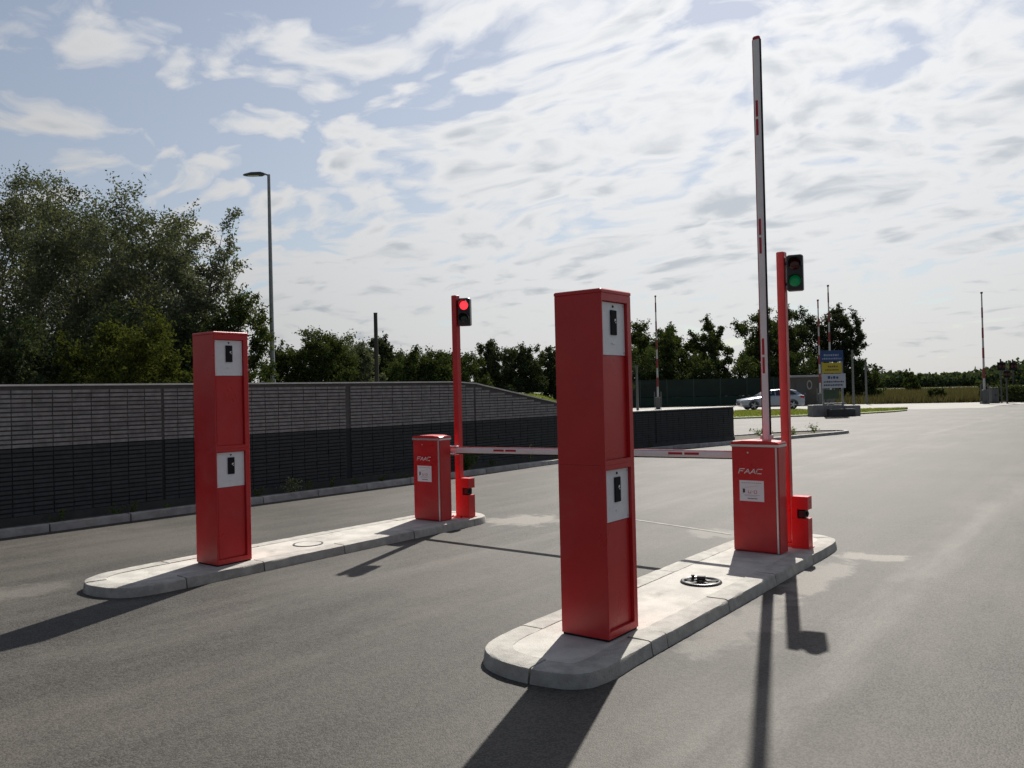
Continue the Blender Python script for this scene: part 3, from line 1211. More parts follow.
for c_ in range(ncol):
    for r_ in range(int((HW - 0.175) / BH)):
        off = 0.0 if (r_ // 5) % 2 == 0 else 0.0
        s0 = c_ * BL + off
        s1 = s0 + BL - 0.012
        if s1 > LT:
            continue
        if any(s0 < j + 0.018 and s1 > j - 0.018 for j in JOINTS):
            jn = [j for j in JOINTS if s0 < j + 0.018 and s1 > j - 0.018][0]
            if jn - s0 > s1 - jn:
                s1 = jn - 0.018
            else:
                s0 = jn + 0.018
            if s1 - s0 < 0.03:
                continue
        z0 = 0.178 + r_ * BH
        z1 = z0 + BH - 0.021
        if z1 > min(wall_top(s0), wall_top(s1)) - 0.045:
            continue
        if abs((z0 + z1) / 2 - HL) < 0.001:
            continue
        cand.append((s0, s1, z0, z1))
rngw = random.Random(3)


def brick(mb, s0, s1, z0, z1):
    j = rngw.uniform(-0.006, 0.008)
    slab(mb, s0, s1, j, 0.03, z0, z1, z0, z1)


vis = sorted([q for q in cand if q[0] > 6.9], key=lambda q: q[0])[:300]
vset = set(vis)
rest_u, rest_l = MB(), MB()
for q in cand:
    lo = (q[2] + q[3]) / 2 < HL
    if q in vset:
        mb = MB()
        brick(mb, *q)
        wall_build(mb, 'brick', brick_lo if lo else brick_up)
    else:
        brick(rest_l if lo else rest_u, *q)
wall_build(rest_u, 'bricks', brick_up, kind='stuff')
wall_build(rest_l, 'bricks', brick_lo, kind='stuff')
s_ = 0.0
while s_ < LT - 0.2:
    e_ = min(s_ + 0.62, LT)
    mb = MB()
    za, zb = wall_top(s_), wall_top(e_)
    slab(mb, s_ + 0.002, e_ - 0.002, -0.022, 0.222, za - 0.012, za + 0.012, zb - 0.012, zb + 0.012)
    wall_build(mb, 'coping', coping_m)
    s_ = e_

# ------------------------------------------------------------------ plants
rng = np.random.default_rng(11)


def weed(label, x, y, z, h, n, spread, m, group=None, leaf=0.035):
    root = thing('weed', label, 'weed', (x, y, z), 0, group)
    st_ = MB()
    pts = []
    for k in range(max(3, n // 14)):
        an = rng.uniform(0, 2 * math.pi)
        tip = np.array([math.cos(an) * spread * rng.uniform(0.2, 1), math.sin(an) * spread * rng.uniform(0.2, 1), h * rng.uniform(0.55, 1.0)])
        st_.tube([(0, 0, -0.03), tuple(tip * np.array([0.4, 0.4, 0.6])), tuple(tip)], [0.006, 0.005, 0.003], 4)
        tt = rng.uniform(0.15, 1.0, 16)[:, None]
        pts.append(tip[None, :] * tt + rng.normal(0, spread * 0.16, (16, 3)))
    pts = np.concatenate(pts)
    pts[:, 2] = np.maximum(pts[:, 2], 0.0)
    st_.build('stem', L_weed, root)
    link('foliage', leaf_mesh('foliage', pts, leaf, m, rng, 0.4, 0.4), root)
    return root


weed('pale flowering weed clump at the wall foot beside the farther terminal', KX(2.95) - 0.26, 2.95, 0.06, 0.30, 150, 0.22, L_pale, leaf=0.03)
weed('pale green weed between kerb and wall left of the lowered-arm barrier', KX(4.2) - 0.25, 4.2, 0.06, 0.26, 110, 0.25, L_pale, leaf=0.03)
weed('tall green weed behind the lowered arm, right of the red post', KX(8.45) - 0.3, 8.45, 0.06, 0.55, 170, 0.3, L_weed, leaf=0.04)
weed('bushy weed behind the red post, nearest it along the wall', KX(7.7) - 0.3, 7.7, 0.06, 0.45, 150, 0.28, L_weed, leaf=0.04)
weed('thin single weed at the wall foot halfway along the lowered arm', KX(10.5) - 0.25, 10.5, 0.06, 0.42, 60, 0.10, L_pale, leaf=0.03)
for y in (0.55, 1.35, 1.5, 1.95, 3.6, 4.5, 5.0, 5.5, 6.1, 6.6, 9.3, 11.3, 12.4, 13.4, 14.6, 15.6, 16.6):
    weed('small green weed sprouting between roadside kerb and dark wall', KX(y) - rng.uniform(0.14, 0.3), y, 0.06, rng.uniform(0.12, 0.24), 50, rng.uniform(0.08, 0.2), L_weed,
         'small weeds along the wall foot', 0.025)
for x, y in ((-6.9, 21.2), (-6.5, 22.6), (-6.2, 23.8), (-7.4, 21.9)):
    weed('low weed growing inside the kerbed nose past the wall end', x, y, 0.06, 0.28, 70, 0.35, L_weed, 'weeds inside the kerb nose', 0.04)


def tree(name, label, pos, H, cr, base, nleaf, leaf, lm, bk, seed, cat='tree', group=None, n1=16, n2=7, n3=5, lean=(0, 0), top_pow=0.6, clump=0.10, droop=0.0, trunk_r=None):
    g = np.random.default_rng(seed)
    root = thing(name, label, cat, pos, 0, group)
    tr = MB()
    rb = trunk_r or H * 0.018
    tp = [np.array([0, 0, -0.4])]
    for k in range(1, 6):
        f = k / 5
        tp.append(np.array([lean[0] * f * f + g.normal(0, 0.03) * H * 0.3 * f, lean[1] * f * f + g.normal(0, 0.03) * H * 0.3 * f, H * 0.80 * f]))
    tr.tube([tuple(q) for q in tp], [rb * (1 - 0.17 * k) for k in range(6)], 7)

    def tpos(f):
        f = min(max(f, 0), 0.999) * 5
        i = int(f)
        return tp[i] + (tp[i + 1] - tp[i]) * (f - i)
    lob = g.uniform(0, 6.28, 3)
    pts = []
    ntw = 0
    tw = []
    for i in range(n1):
        f = (i + g.uniform(0.1, 0.9)) / n1
        hz = base + (1 - base) * f                 # end height fraction
        env = math.sqrt(max(0.03, 1 - (abs(f ** (top_pow + 0.4) - 0.42) / 0.62) ** 2.3))
        an = i * 2.4 + g.uniform(-0.5, 0.5)
        rad = cr * env * g.uniform(0.62, 1.08) * (1 + 0.14 * math.sin(2 * an + lob[0]) + 0.10 * math.sin(3 * an + lob[1]))
        s0 = tpos(max(base * 0.6, hz - g.uniform(0.18, 0.42)) / 0.95)
        e = tpos(hz) + np.array([math.cos(an) * rad, math.sin(an) * rad, H * hz - tpos(hz)[2]])
        mid = s0 * 0.5 + e * 0.5 + np.array([0, 0, H * 0.035]) + g.normal(0, 0.03, 3) * H * 0.4
        r1 = rb * 0.38 * (1 - 0.5 * f)
        tr.tube([tuple(s0), tuple(mid), tuple(e)], [r1, r1 * 0.6, r1 * 0.2], 5, caps=False)
        for j in range(n2):
            t_ = 0.35 + 0.65 * (j + g.uniform(0, 1)) / n2
            q = (1 - t_) ** 2 * s0 + 2 * t_ * (1 - t_) * mid + t_ ** 2 * e
            dv = g.normal(0, 1, 3)
            dv[2] = dv[2] * 0.6 + 0.45 - droop
            dv /= np.linalg.norm(dv)
            ln = cr * g.uniform(0.22, 0.48)
            e2 = q + dv * ln
            tr.tube([tuple(q), tuple(e2)], [r1 * 0.3, r1 * 0.1], 3, caps=False)
            for k in range(n3):
                u_ = g.uniform(0.3, 1.0)
                q2 = q + (e2 - q) * u_
                dv2 = g.normal(0, 1, 3)
                dv2[2] += 0.3 - droop * 2
                dv2 /= np.linalg.norm(dv2)
                e3 = q2 + dv2 * cr * g.uniform(0.10, 0.24)
                tw.append((q2, e3))
    per = max(3, nleaf // len(tw))
    q2 = np.array([t_[0] for t_ in tw])
    e3 = np.array([t_[1] for t_ in tw])
    wgt = g.uniform(0.3, 1.7, len(tw))
    cnt = np.maximum(2, (per * wgt).astype(int))
    idx = np.repeat(np.arange(len(tw)), cnt)
    tt = g.uniform(0.1, 1.15, len(idx))[:, None]
    pts = q2[idx] + (e3[idx] - q2[idx]) * tt + g.normal(0, cr * clump * 0.5, (len(idx), 3))
    pts = pts[pts[:, 2] > 0.02]
    smooth_all(tr.build('trunk', bk, root), 60)
    link('crown', leaf_mesh('crown', pts, leaf, lm, g, 0.5), root)
    return root


def tz(px, Y):
    return terrain_z((px - 512) / FPX * Y, Y)


def T(name, label, px, Y, ytop, wpx, nleaf, leaf, lm, bk, seed, base=0.12, **kw):
    """tree of true size at distance Y, spanning wpx pixels and reaching image row ytop"""
    hor = 404.4 - 0.0234 * px
    z = tz(px, Y)
    H = CH + (hor - ytop) * Y / FPX - z
    cr = wpx / 2 * Y / FPX
    c = CP(px, Y, z)
    return tree(name, label, c, H, cr, base, nleaf, leaf, lm, bk, seed, **kw)


G1 = 'tall trees behind the wall'
T('willow_tree', 'tall grey-green tree at the left picture edge behind the wall', 0, 29, 158, 150, 42000, 0.052, L_willow, barkp, 21, base=0.10, n1=26, n2=8, n3=6, group=G1)
T('willow_tree', 'tall grey-green tree second from the left picture edge', 78, 28, 198, 150, 42000, 0.052, L_willow, barkp, 22, base=0.10, n1=26, n2=8, n3=6, group=G1)
T('willow_tree', 'broad grey-green tree with airy crown above the ivy bush', 150, 27, 204, 140, 42000, 0.050, L_willow, barkp, 23, base=0.14, n1=26, n2=8, n3=6, group=G1)
T('willow_tree', 'lower grey-green tree leaning right above the farther terminal', 198, 26, 226, 100, 26000, 0.048, L_willow, barkp, 24, base=0.16, n1=22, n2=7, n3=6, group=G1, lean=(0.5, 0.4))
T('willow_tree', 'dark tree filling the gap between the two leftmost crowns', 40, 33, 190, 150, 26000, 0.065, L_dark, bark, 25, base=0.08, n1=22, n2=7, n3=5, group=G1)
T('willow_tree', 'dark tree standing behind the broad airy crown', 120, 33, 215, 150, 26000, 0.065, L_dark, bark, 26, base=0.06, n1=22, n2=7, n3=5, group=G1)
T('bush', 'dark bush at the left picture edge over the wall', 15, 22, 325, 120, 16000, 0.05, L_dark, bark, 31, base=0.02, cat='bush', n1=18, group='bushes behind the wall')
T('bush', 'narrow leafy bush left of the large ivy bush', 74, 21, 338, 46, 7000, 0.045, L_bush, bark, 32, base=0.02, cat='bush', group='bushes behind the wall')
T('bush', 'large yellow-green ivy bush left of the farther terminal', 134, 20.5, 328, 112, 26000, 0.045, L_bush, bark, 33, base=0.02, cat='bush', n1=22, n2=8, group='bushes behind the wall')
T('bush', 'dark undergrowth bush behind the large ivy bush', 110, 24, 322, 190, 18000, 0.06, L_dark, bark, 34, base=0.02, cat='bush', n1=20, group='bushes behind the wall')
T('bush', 'green bush beside the lamp post, right of the farther terminal', 240, 25, 292, 74, 18000, 0.05, L_green, bark, 35, base=0.03, cat='bush', n1=20, n2=8, group='bushes behind the wall')
T('bush', 'dark bush between the farther terminal and the ivy bush', 195, 24, 318, 70, 12000, 0.05, L_dark, bark, 36, base=0.02, cat='bush', group='bushes behind the wall')
G2 = 'bushes and small trees beyond the wall'
T('bush', 'low dark bush just right of the lamp post', 287, 36, 352, 60, 18000, 0.06, L_green, bark, 41, base=0.02, cat='bush', group=G2)
T('bush', 'wispy pale green bush between lamp post and bare post', 322, 36, 336, 76, 28000, 0.055, L_green, bark, 42, base=0.03, cat='bush', group=G2, n1=20)
T('bush', 'feathery grey-green bush just left of the bare dark post', 350, 38, 346, 60, 20000, 0.06, L_willow, bark, 43, base=0.02, cat='bush', group=G2)
T('tree', 'small dark tree right behind the bare dark post', 384, 46, 340, 44, 16000, 0.08, L_dark, bark, 44, base=0.08, group=G2)
T('bush', 'low green bush left of the red-lit post', 415, 44, 358, 66, 22000, 0.07, L_green, bark, 45, base=0.02, cat='bush', group=G2)
T('bush', 'low green bush behind the red-lit post', 452, 46, 355, 70, 24000, 0.07, L_green, bark, 46, base=0.02, cat='bush', group=G2)
T('bush', 'low dark green hedge bush far behind the bare post', 365, 50, 358, 120, 24000, 0.08, L_green, bark, 47, base=0.02, cat='bush', group=G2)
T('tree', 'round dark tree just right of the red-lit post', 494, 52, 344, 48, 22000, 0.068, L_dark, bark, 48, base=0.12, group=G2)
T('tree', 'round dark tree second right of the red-lit post', 526, 53, 348, 44, 19000, 0.068, L_dark, bark, 49, base=0.14, group=G2)
T('tree', 'dark tree half hidden behind the foreground terminal', 556, 56, 352, 44, 16000, 0.085, L_dark, bark, 50, base=0.14, group=G2)
T('tree', 'dark tree hidden mostly behind the foreground terminal', 600, 70, 335, 60, 12000, 0.10, L_dark, bark, 51, base=0.12, group=G2)
G3 = 'trees beyond the level crossing'
T('tree', 'green tree right of the foreground terminal behind the screen fence', 650, 84, 327, 62, 26000, 0.125, L_green, bark, 61, base=0.14, group=G3)
T('tree', 'green tree beside the lone crossing arm', 680, 86, 327, 56, 24000, 0.125, L_green, bark, 62, base=0.14, group=G3)
T('tree', 'pointed green tree left of the raised lane arm', 711, 84, 320, 46, 20000, 0.12, L_green, bark, 63, base=0.14, group=G3, top_pow=0.9)
T('tree', 'broad dark tree right behind the raised lane arm', 766, 88, 313, 66, 28000, 0.125, L_green, bark, 64, base=0.16, group=G3)
T('tree', 'tall dark tree between green-lit post and sign boards', 804, 90, 306, 66, 30000, 0.125, L_dark, bark, 65, base=0.14, group=G3)
T('tree', 'dark tree right behind the sign boards', 844, 88, 308, 50, 26000, 0.125, L_dark, bark, 66, base=0.14, group=G3)
for k, (px, yt, w_) in enumerate(((640, 352, 70), (700, 356, 80), (752, 358, 60), (790, 356, 60), (862, 362, 40))):
    T('bush', ['low bush behind the screen fence by the foreground terminal', 'low bush behind the screen fence under the pointed tree',
               'low bush behind the parked car bonnet', 'low bush behind the parked car roof', 'low bush right of the sign boards at the field edge'][k],
      px, 80 + k, yt, w_, 9000, 0.12, L_green, bark, 70 + k, base=0.02, cat='bush', group='low bushes beyond the level crossing')
for k, (px, Y, yt, w_) in enumerate(((935, 70, 390, 20), (990, 66, 383, 26), (1014, 64.5, 382, 40), (1040, 66, 372, 40), (912, 150, 374, 22))):
    T('shrub', ['low shrub standing alone at the field edge', 'shrub at the foot of the far right crossing arm', 'bushy shrub below the crossing signals',
                'shrub cut by the right picture edge', 'small round shrub out in the field'][k],
      px, Y, yt, w_, 5000, 0.09 if Y < 100 else 0.16, L_green, bark, 80 + k, base=0.02, cat='shrub', group='shrubs along the field', n1=10)

# far woodland: reads as one mass
g = np.random.default_rng(5)
n = 110000
X = g.uniform(-330, 420, n)
Y = g.uniform(300, 330, n)
hh = 4.3 + 1.3 * np.sin(X * 0.031 + 1) + 1.3 * np.sin(X * 0.083 + 2) + 0.9 * np.sin(X * 0.23) + 0.7 * np.sin(X * 0.61 + 1.3)
hh += np.where(np.abs(X - 190) < 14, 3.6 * np.sqrt(np.maximum(0, 1 - ((X - 190) / 14) ** 2)), 0)
Z = hh * g.uniform(0, 1, n) ** 1.05 + g.normal(0, 0.25, n)
xr, yr = X - OX, Y - OY
pts = np.stack([xr * cT - yr * sT, xr * sT + yr * cT, Z], 1)
w_ = link('far_woodland', leaf_mesh('far_woodland', pts, 0.85, L_far, g, 0.7), kind='stuff')


def blades(name, n, region, h, wd, m, seed):
    """grass blades: region(g,n) -> camera-aligned X,Y,Z arrays"""
    g_ = np.random.default_rng(seed)
    X_, Y_, Z_ = region(g_, n)
    n = len(X_)
    an = g_.uniform(0, 6.28, n)
    hh_ = h * g_.uniform(0.5, 1.2, n)
    lx = g_.normal(0, 0.3, n) * hh_
    ly = g_.normal(0, 0.3, n) * hh_
    xr_, yr_ = X_ - OX, Y_ - OY
    x = xr_ * cT - yr_ * sT
    y = xr_ * sT + yr_ * cT
    dx, dy = np.cos(an) * wd / 2, np.sin(an) * wd / 2
    v = np.stack([np.stack([x - dx, y - dy, Z_], 1), np.stack([x + dx, y + dy, Z_], 1), np.stack([x + lx, y + ly, Z_ + hh_], 1)], 1).reshape(-1, 3)
    q = np.arange(3 * n).reshape(n, 3)
    return link(name, raw_mesh(name, v, q, m), kind='stuff')


def verge_region(g_, n):
    X_ = g_.uniform(-6, 24, n)
    lo = np.interp(X_, [-6, 3, 11.7, 18.5, 22.2, 24], [41.8, 42.6, 43.6, 45.5, 48.3, 50])
    hi = np.interp(X_, [-6, 4, 14, 20.5, 23.2, 24], [57.7, 56.6, 54.1, 51.9, 50.4, 50])
    Y_ = lo + (hi - lo) * g_.uniform(0, 1, n)
    return X_, Y_, np.full(n, 0.085)


blades('verge_grass', 30000, verge_region, 0.13, 0.05, L_grass, 3)


def field_region(g_, n):
    Y_ = 67 + 150 * g_.uniform(0, 1, n) ** 1.6
    X_ = g_.uniform(0.30, 0.85, n) * Y_
    e = np.interp(X_, [10, 22, 30, 36, 44, 80], [74, 73, 68, 66.5, 66, 62.5])
    k = Y_ > e + 0.3
    return X_[k], Y_[k], np.full(k.sum(), -0.07)


blades('field_grass', 60000, field_region, 0.75, 0.10, L_field, 4)


def bank_region(g_, n):
    Y_ = g_.uniform(24, 75, n)
    X_ = g_.uniform(-0.12, 0.12, n) * Y_
    Z_ = np.array([terrain_z(a, b) for a, b in zip(X_, Y_)])
    k = Z_ > 0.15
    return X_[k], Y_[k], Z_[k] - 0.02


blades('bank_grass', 20000, bank_region, 0.14, 0.05, L_grass, 6)

# ------------------------------------------------------------------ lamp post and bare post
c = CP(273, 30, tz(273, 30))
root = thing('lamp_post', 'tall slim grey lamp post with single flat lantern behind the wall', 'lamp post', c, TH)
mb = MB()
Hh = 9.85 - c.z
mb.tube([(0, 0, -0.3), (0, 0, 1.2), (0, 0, 1.25), (0, 0, Hh)], [0.105, 0.10, 0.09, 0.055], 12)
smooth_all(mb.build('pole', galv, root), 40)
mb = MB()
mb.tube([(0, 0, Hh - 0.03), (-0.12, 0, Hh + 0.02), (-0.25, 0, Hh + 0.03)], 0.035, 8)
mb.build('arm', galv, root)
mb = MB()
sec = []
for x_, w2, za, zb in ((-0.16, 0.06, -0.01, 0.06), (-0.28, 0.13, -0.03, 0.085), (-0.62, 0.15, -0.03, 0.075), (-0.86, 0.11, -0.02, 0.03), (-0.93, 0.06, -0.012, 0.008)):
    sec.append([(x_, -w2, Hh + za), (x_, w2, Hh + za), (x_, w2 * 0.8, Hh + zb), (x_, -w2 * 0.8, Hh + zb)])
mb.loft(sec)
ln = smooth_all(mb.build('lantern', dark_steel, root), 30)
mb = MB()
mb.box(-0.74, -0.36, -0.10, 0.10, Hh - 0.040, Hh - 0.030)
mb.build('lamp_glass', lamp_glass, ln)
mb = MB()
mb.box(-0.07, 0.07, -0.112, -0.095, 0.55, 0.95)
mb.build('service_door', galv, root)

c = CP(377, 35, tz(377, 35))
root = thing('bare_post', 'bare dark upright post beyond the wall, right of the lamp post', 'post', c, TH)
mb = MB()
hp = 5.2 - c.z
mb.tube([(0, 0, -0.3), (0, 0, hp * 0.5), (0, 0, hp - 0.03)], [0.095, 0.088, 0.08], 10)
smooth_all(mb.build('shaft', wood_post, root), 40)
mb = MB()
mb.cyl(0, 0, 0.088, hp - 0.03, hp, 10)
mb.build('cap', dark_steel, root)

# ------------------------------------------------------------------ level crossing
rw_red = mat('crossing_red', (0.20, 0.025, 0.028), 0.6)
rw_white = mat('crossing_white', (0.40, 0.40, 0.40), 0.6)


drive_m = mat('drive_grey', (0.095, 0.10, 0.10), 0.75)


def crossing_barrier(label, px, Y, ytop, dark=False):
    hor = 404.4 - 0.0234 * px
    H = CH + (hor - ytop) * Y / FPX
    root = thing('crossing_barrier', label, 'crossing barrier', CP(px, Y, 0.0 if Y < 66 else -0.05), TH, 'raised level crossing barriers')
    mb = MB()
    mb.box(-0.25, 0.25, -0.22, 0.22, -0.1, 0.15, c=0.02)
    mb.box(-0.17, 0.17, -0.16, 0.16, 0.15, 1.05, c=0.03)
    mb.build('drive_housing', drive_m, root)
    mb = MB()
    mb.box(-0.30, -0.22, -0.05, 0.02, 0.35, 1.5)
    mb.box(0.22, 0.30, -0.05, 0.02, 0.35, 1.5)
    mb.box(-0.30, 0.30, -0.05, 0.02, 0.25, 0.42)
    mb.build('counterweight', drive_m, root)
    mb = MB()
    mb.tube([(0, 0, 0.9), (0, 0, H * 0.5), (0, 0, H)], [0.085, 0.07, 0.045], 8)
    arm = smooth_all(mb.build('arm', rw_white, root), 50)
    z = 1.9
    k = 0
    while z < H - 0.5:
        ra = 0.085 + (0.045 - 0.085) * (z - 0.9) / (H - 0.9) + 0.006
        mb = MB()
        mb.tube([(0, 0, z), (0, 0, min(z + 0.75, H - 0.02))], [ra + 0.004, ra], 8)
        mb.build('red_band', rw_red, arm)
        z += 1.5
        k += 1
    mb = MB()
    mb.box(-0.07, 0.07, -0.07, 0.07, H - 0.12, H + 0.02, c=0.02)
    mb.build('tip_lamp', rw_red, arm)
    return root


crossing_barrier('raised red-white crossing arm standing alone right of the foreground terminal', 657.5, 66, 295)
crossing_barrier('shorter raised crossing arm left of the pair behind the sign boards', 820, 66, 299)
crossing_barrier('taller raised crossing arm right of the pair behind the sign boards', 830.5, 62, 285)
crossing_barrier('raised crossing arm at the far right by the crossing signals', 984, 61, 292)


def crossing_signal(label, px, Y, yc, w=0.62, h=0.62):
    hor = 404.4 - 0.0234 * px
    zc = CH + (hor - yc) * Y / FPX
    root = thing('crossing_signal', label, 'crossing signal', CP(px, Y, -0.03), TH, 'crossing signals at the far right')
    mb = MB()
    mb.tube([(0, 0, -0.2), (0, 0, zc + h / 2 + 0.25)], 0.055, 8)
    mb.build('post', dark_steel, root)
    mb = MB()
    mb.box(-w / 2, w / 2, -0.10, -0.06, zc - h / 2, zc + h / 2, c=0.01)
    bd = mb.build('backboard', black_m, root)
    for s_ in (-1, 1):
        mb = MB()
        mb.disc_y(s_ * w * 0.24, zc, 0.11, -0.17, -0.10, 14)
        mb.build('lamp', mat('lens_red_off', (0.06, 0.008, 0.008), 0.2), bd)
    return root


crossing_signal('black-boarded crossing signal nearer the far right arm', 1001, 62, 366)
crossing_signal('black-boarded crossing signal nearer the right picture edge', 1013, 65, 366)

crossing_signal('lower black-boarded signal between the two taller crossing signals', 1006.5, 60, 374, 0.5, 0.5)
for px, Y, w_, h_, lab in ((993, 62.5, 0.55, 1.15, 'grey equipment cabinet just right of the far right crossing arm'), (1019, 69, 0.9, 1.0, 'wider grey equipment cabinet at the right picture edge')):
    c = CP(px, Y)
    root = thing('equipment_cabinet', lab, 'cabinet', (c.x, c.y, -0.03), TH, 'equipment cabinets at the crossing')
    mb = MB()
    mb.box(-w_ / 2 - 0.04, w_ / 2 + 0.04, -0.29, 0.29, -0.1, 0.12, c=0.01)
    mb.build('plinth', drive_m, root)
    mb = MB()
    mb.box(-w_ / 2, w_ / 2, -0.25, 0.25, 0.12, h_, c=0.015)
    mb.build('housing', drive_m, root)
    mb = MB()
    mb.box(-w_ / 2 - 0.03, w_ / 2 + 0.03, -0.29, 0.29, h_, h_ + 0.06, c=0.01)
    mb.build('roof', dark_steel, root)
    for s_ in (-1, 1):
        mb = MB()
        mb.box(s_ * w_ / 4 - w_ / 4 + 0.02, s_ * w_ / 4 + w_ / 4 - 0.02, -0.265, -0.25, 0.16, h_ - 0.04)
        dr = mb.build('door', drive_m, root)
        mb = MB()
        mb.box(-s_ * -0.04 - 0.012, -s_ * -0.04 + 0.012, -0.285, -0.265, h_ * 0.5, h_ * 0.5 + 0.12)
        mb.build('handle', black_m, dr)

# steel posts
old_galv = mat('weathered_steel', (0.13, 0.135, 0.135), 0.7)
for px, Y, yt, lab in ((637, 60, 365, 'pale steel post beside the foreground terminal edge'), (853, 66, 350, 'thin grey post just right of the sign boards'),
                       (866, 68, 362, 'thin grey post farther right of the sign boards')):
    hor = 404.4 - 0.0234 * px
    H = CH + (hor - yt) * Y / FPX
    root = thing('steel_post', lab, 'post', CP(px, Y, -0.03), TH, 'thin steel posts by the crossing')
    mb = MB()
    mb.tube([(0, 0, -0.2), (0, 0, H)], [0.10, 0.075], 10)
    smooth_all(mb.build('shaft', old_galv, root), 40)
    mb = MB()
    mb.cyl(0, 0, 0.10, H, H + 0.05, 10)
    mb.build('cap', dark_steel, root)
    mb = MB()
    mb.cyl(0, 0, 0.18, 0.0, 0.05, 10)
    mb.build('foot', galv, root)

# screen fence
fence_m = mat('green_screen', (0.007, 0.017, 0.014), 0.8, (0.012, 0.027, 0.021), 0.8, bump=0.3, bscale=30)
fence_p = mat('fence_post_green', (0.02, 0.05, 0.04), 0.5)
fc = CP(560, 77)
root = thing('screen_fence', 'dark green screen fence behind the road, left of the parked car', 'fence', (fc.x, fc.y, -0.05), TH)
x0 = 0.0
k = 0
while x0 < 23.5:
    mb = MB()
    mb.box(x0 + 0.04, x0 + 2.46, -0.02, 0.02, 0.95, 2.55)
    mb.build('screen_panel', fence_m, root)
    mb = MB()
    mb.box(x0 + 0.04, x0 + 2.46, -0.012, 0.012, 0.08, 0.90)
    mb.build('screen_panel', mat('green_screen_low', (0.010, 0.030, 0.024), 0.8, (0.014, 0.040, 0.031), 0.8), root)
    mb = MB()
    mb.box(x0 - 0.035, x0 + 0.035, -0.035, 0.035, -0.2, 2.62)
    mb.build('post', fence_p, root)
    x0 += 2.5

# relay hut
hut_wall = mat('hut_wall', (0.085, 0.08, 0.07), 0.85, (0.065, 0.062, 0.056), 2)
c = CP(804, 70)
root = thing('relay_hut', 'small grey-brown relay hut behind the parked car', 'hut', (c.x, c.y, -0.06), TH)
mb = MB()
mb.box(-1.5, 1.5, -1.1, 1.1, -0.1, 2.42, c=0.03)
wl = mb.build('wall', hut_wall, root)
mb = MB()
mb.box(-1.62, 1.62, -1.22, 1.22, 2.42, 2.60, c=0.03)
mb.build('roof', galv, root)
mb = MB()
mb.box(-1.1, -0.25, -1.14, -1.10, 0.05, 2.05)
dr = mb.build('door', dark_steel, root)
mb = MB()
mb.box(-0.38, -0.33, -1.19, -1.14, 1.0, 1.12)
mb.build('handle', galv, dr)
mb = MB()
vs, fs = [], []
for i in range(24):
    an = 2 * math.pi * i / 24
    for r_ in (0.20, 0.31):
        for yy in (-1.125, -1.10):
            vs.append((0.05 + r_ * 0.75 * math.cos(an), yy, 1.78 + r_ * 1.3 * math.sin(an)))
for i in range(24):
    j = (i + 1) % 24
    fs += [(i * 4, j * 4, j * 4 + 2, i * 4 + 2), (i * 4, j * 4, j * 4 + 1, i * 4 + 1), (i * 4 + 2, j * 4 + 2, j * 4 + 3, i * 4 + 3)]
mb.add(vs, fs)
mb.build('round_emblem', mat('emblem_grey', (0.24, 0.24, 0.23), 0.7), root)
mb = MB()
for k in range(6):
    mb.box(0.7, 1.25, -1.13, -1.10, 1.5 + k * 0.08, 1.55 + k * 0.08)
mb.build('vent', dark_steel, root)

# sign boards on their plinth
c = CP(832.5, 44.2)
bl = mat('sign_blue', (0.022, 0.07, 0.21), 0.45)
yl = mat('sign_yellow', (0.62, 0.48, 0.03), 0.45)
wh = mat('sign_white', (0.55, 0.57, 0.62), 0.45)
root = thing('sign_stand', 'roadside stand of blue, yellow and white sign boards on two posts', 'sign', (c.x, c.y, 0.0), TH)
for x_ in (-0.52, 0.52):
    mb = MB()
    mb.box(x_ - 0.045, x_ + 0.045, -0.04, 0.04, 0.55, 3.5)
    mb.build('post', galv, root)
rows = [(-0.66, 0.58, 2.92, 3.52, bl, 'board'), (-0.56, 0.48, 2.31, 2.86, yl, 'board'), (-0.58, 0.68, 1.50, 2.27, wh, 'board')]
for k, (xa, xb, za, zb, m_, nm) in enumerate(rows):
    mb = MB()
    mb.box(xa, xb, -0.075, -0.045, za, zb, c=0.008)
    bd = mb.build(nm, m_, root)
    bd['label'] = ['blue top board with pale lettering', 'yellow middle board with dark lettering', 'white bottom board with blue and black lettering'][k]
    mb = MB()
    rr_ = random.Random(k)

    def words(z_, h_, x0_, x1_, m=0):
        x_ = x0_
        while x_ < x1_:
            w_ = rr_.uniform(0.4, 0.9) * h_
            mb.box(x_, min(x_ + w_, x1_), -0.079, -0.0745, z_, z_ + h_ * rr_.uniform(0.7, 1.0), m)
            x_ += w_ + h_ * 0.3
    if k == 0:
        words(za + 0.30, 0.12, xa + 0.2, xb - 0.25)
        words(za + 0.12, 0.09, xa + 0.1, xb - 0.1)
        mb.build('lettering', [mat('sign_print_pale', (0.35, 0.42, 0.55), 0.5)], bd)
    elif k == 1:
        words(za + 0.30, 0.11, xa + 0.3, xb - 0.2)
        words(za + 0.13, 0.09, xa + 0.15, xb - 0.15)
        mb.build('lettering', [mat('sign_print_dark', (0.10, 0.09, 0.05), 0.5)], bd)
    else:
        words(za + 0.50, 0.15, xa + 0.3, xb - 0.35, 0)
        words(za + 0.30, 0.09, xa + 0.08, xb - 0.08, 1)
        words(za + 0.12, 0.09, xa + 0.08, xb - 0.15, 1)
        mb.build('lettering', [bl, ink], bd)
mb = MB()
mb.box(-0.50, 0.30, -0.07, -0.05, 0.92, 1.42)
bd = mb.build('board', mat('sign_green', (0.05, 0.085, 0.045), 0.5), root)
bd['label'] = 'small dull green board below the white one'
stone_m = mat('plinth_stone', (0.30, 0.29, 0.28), 0.85, (0.20, 0.195, 0.19), 3, bump=0.4, bscale=20)
c2 = CP(833.5, 44.0)
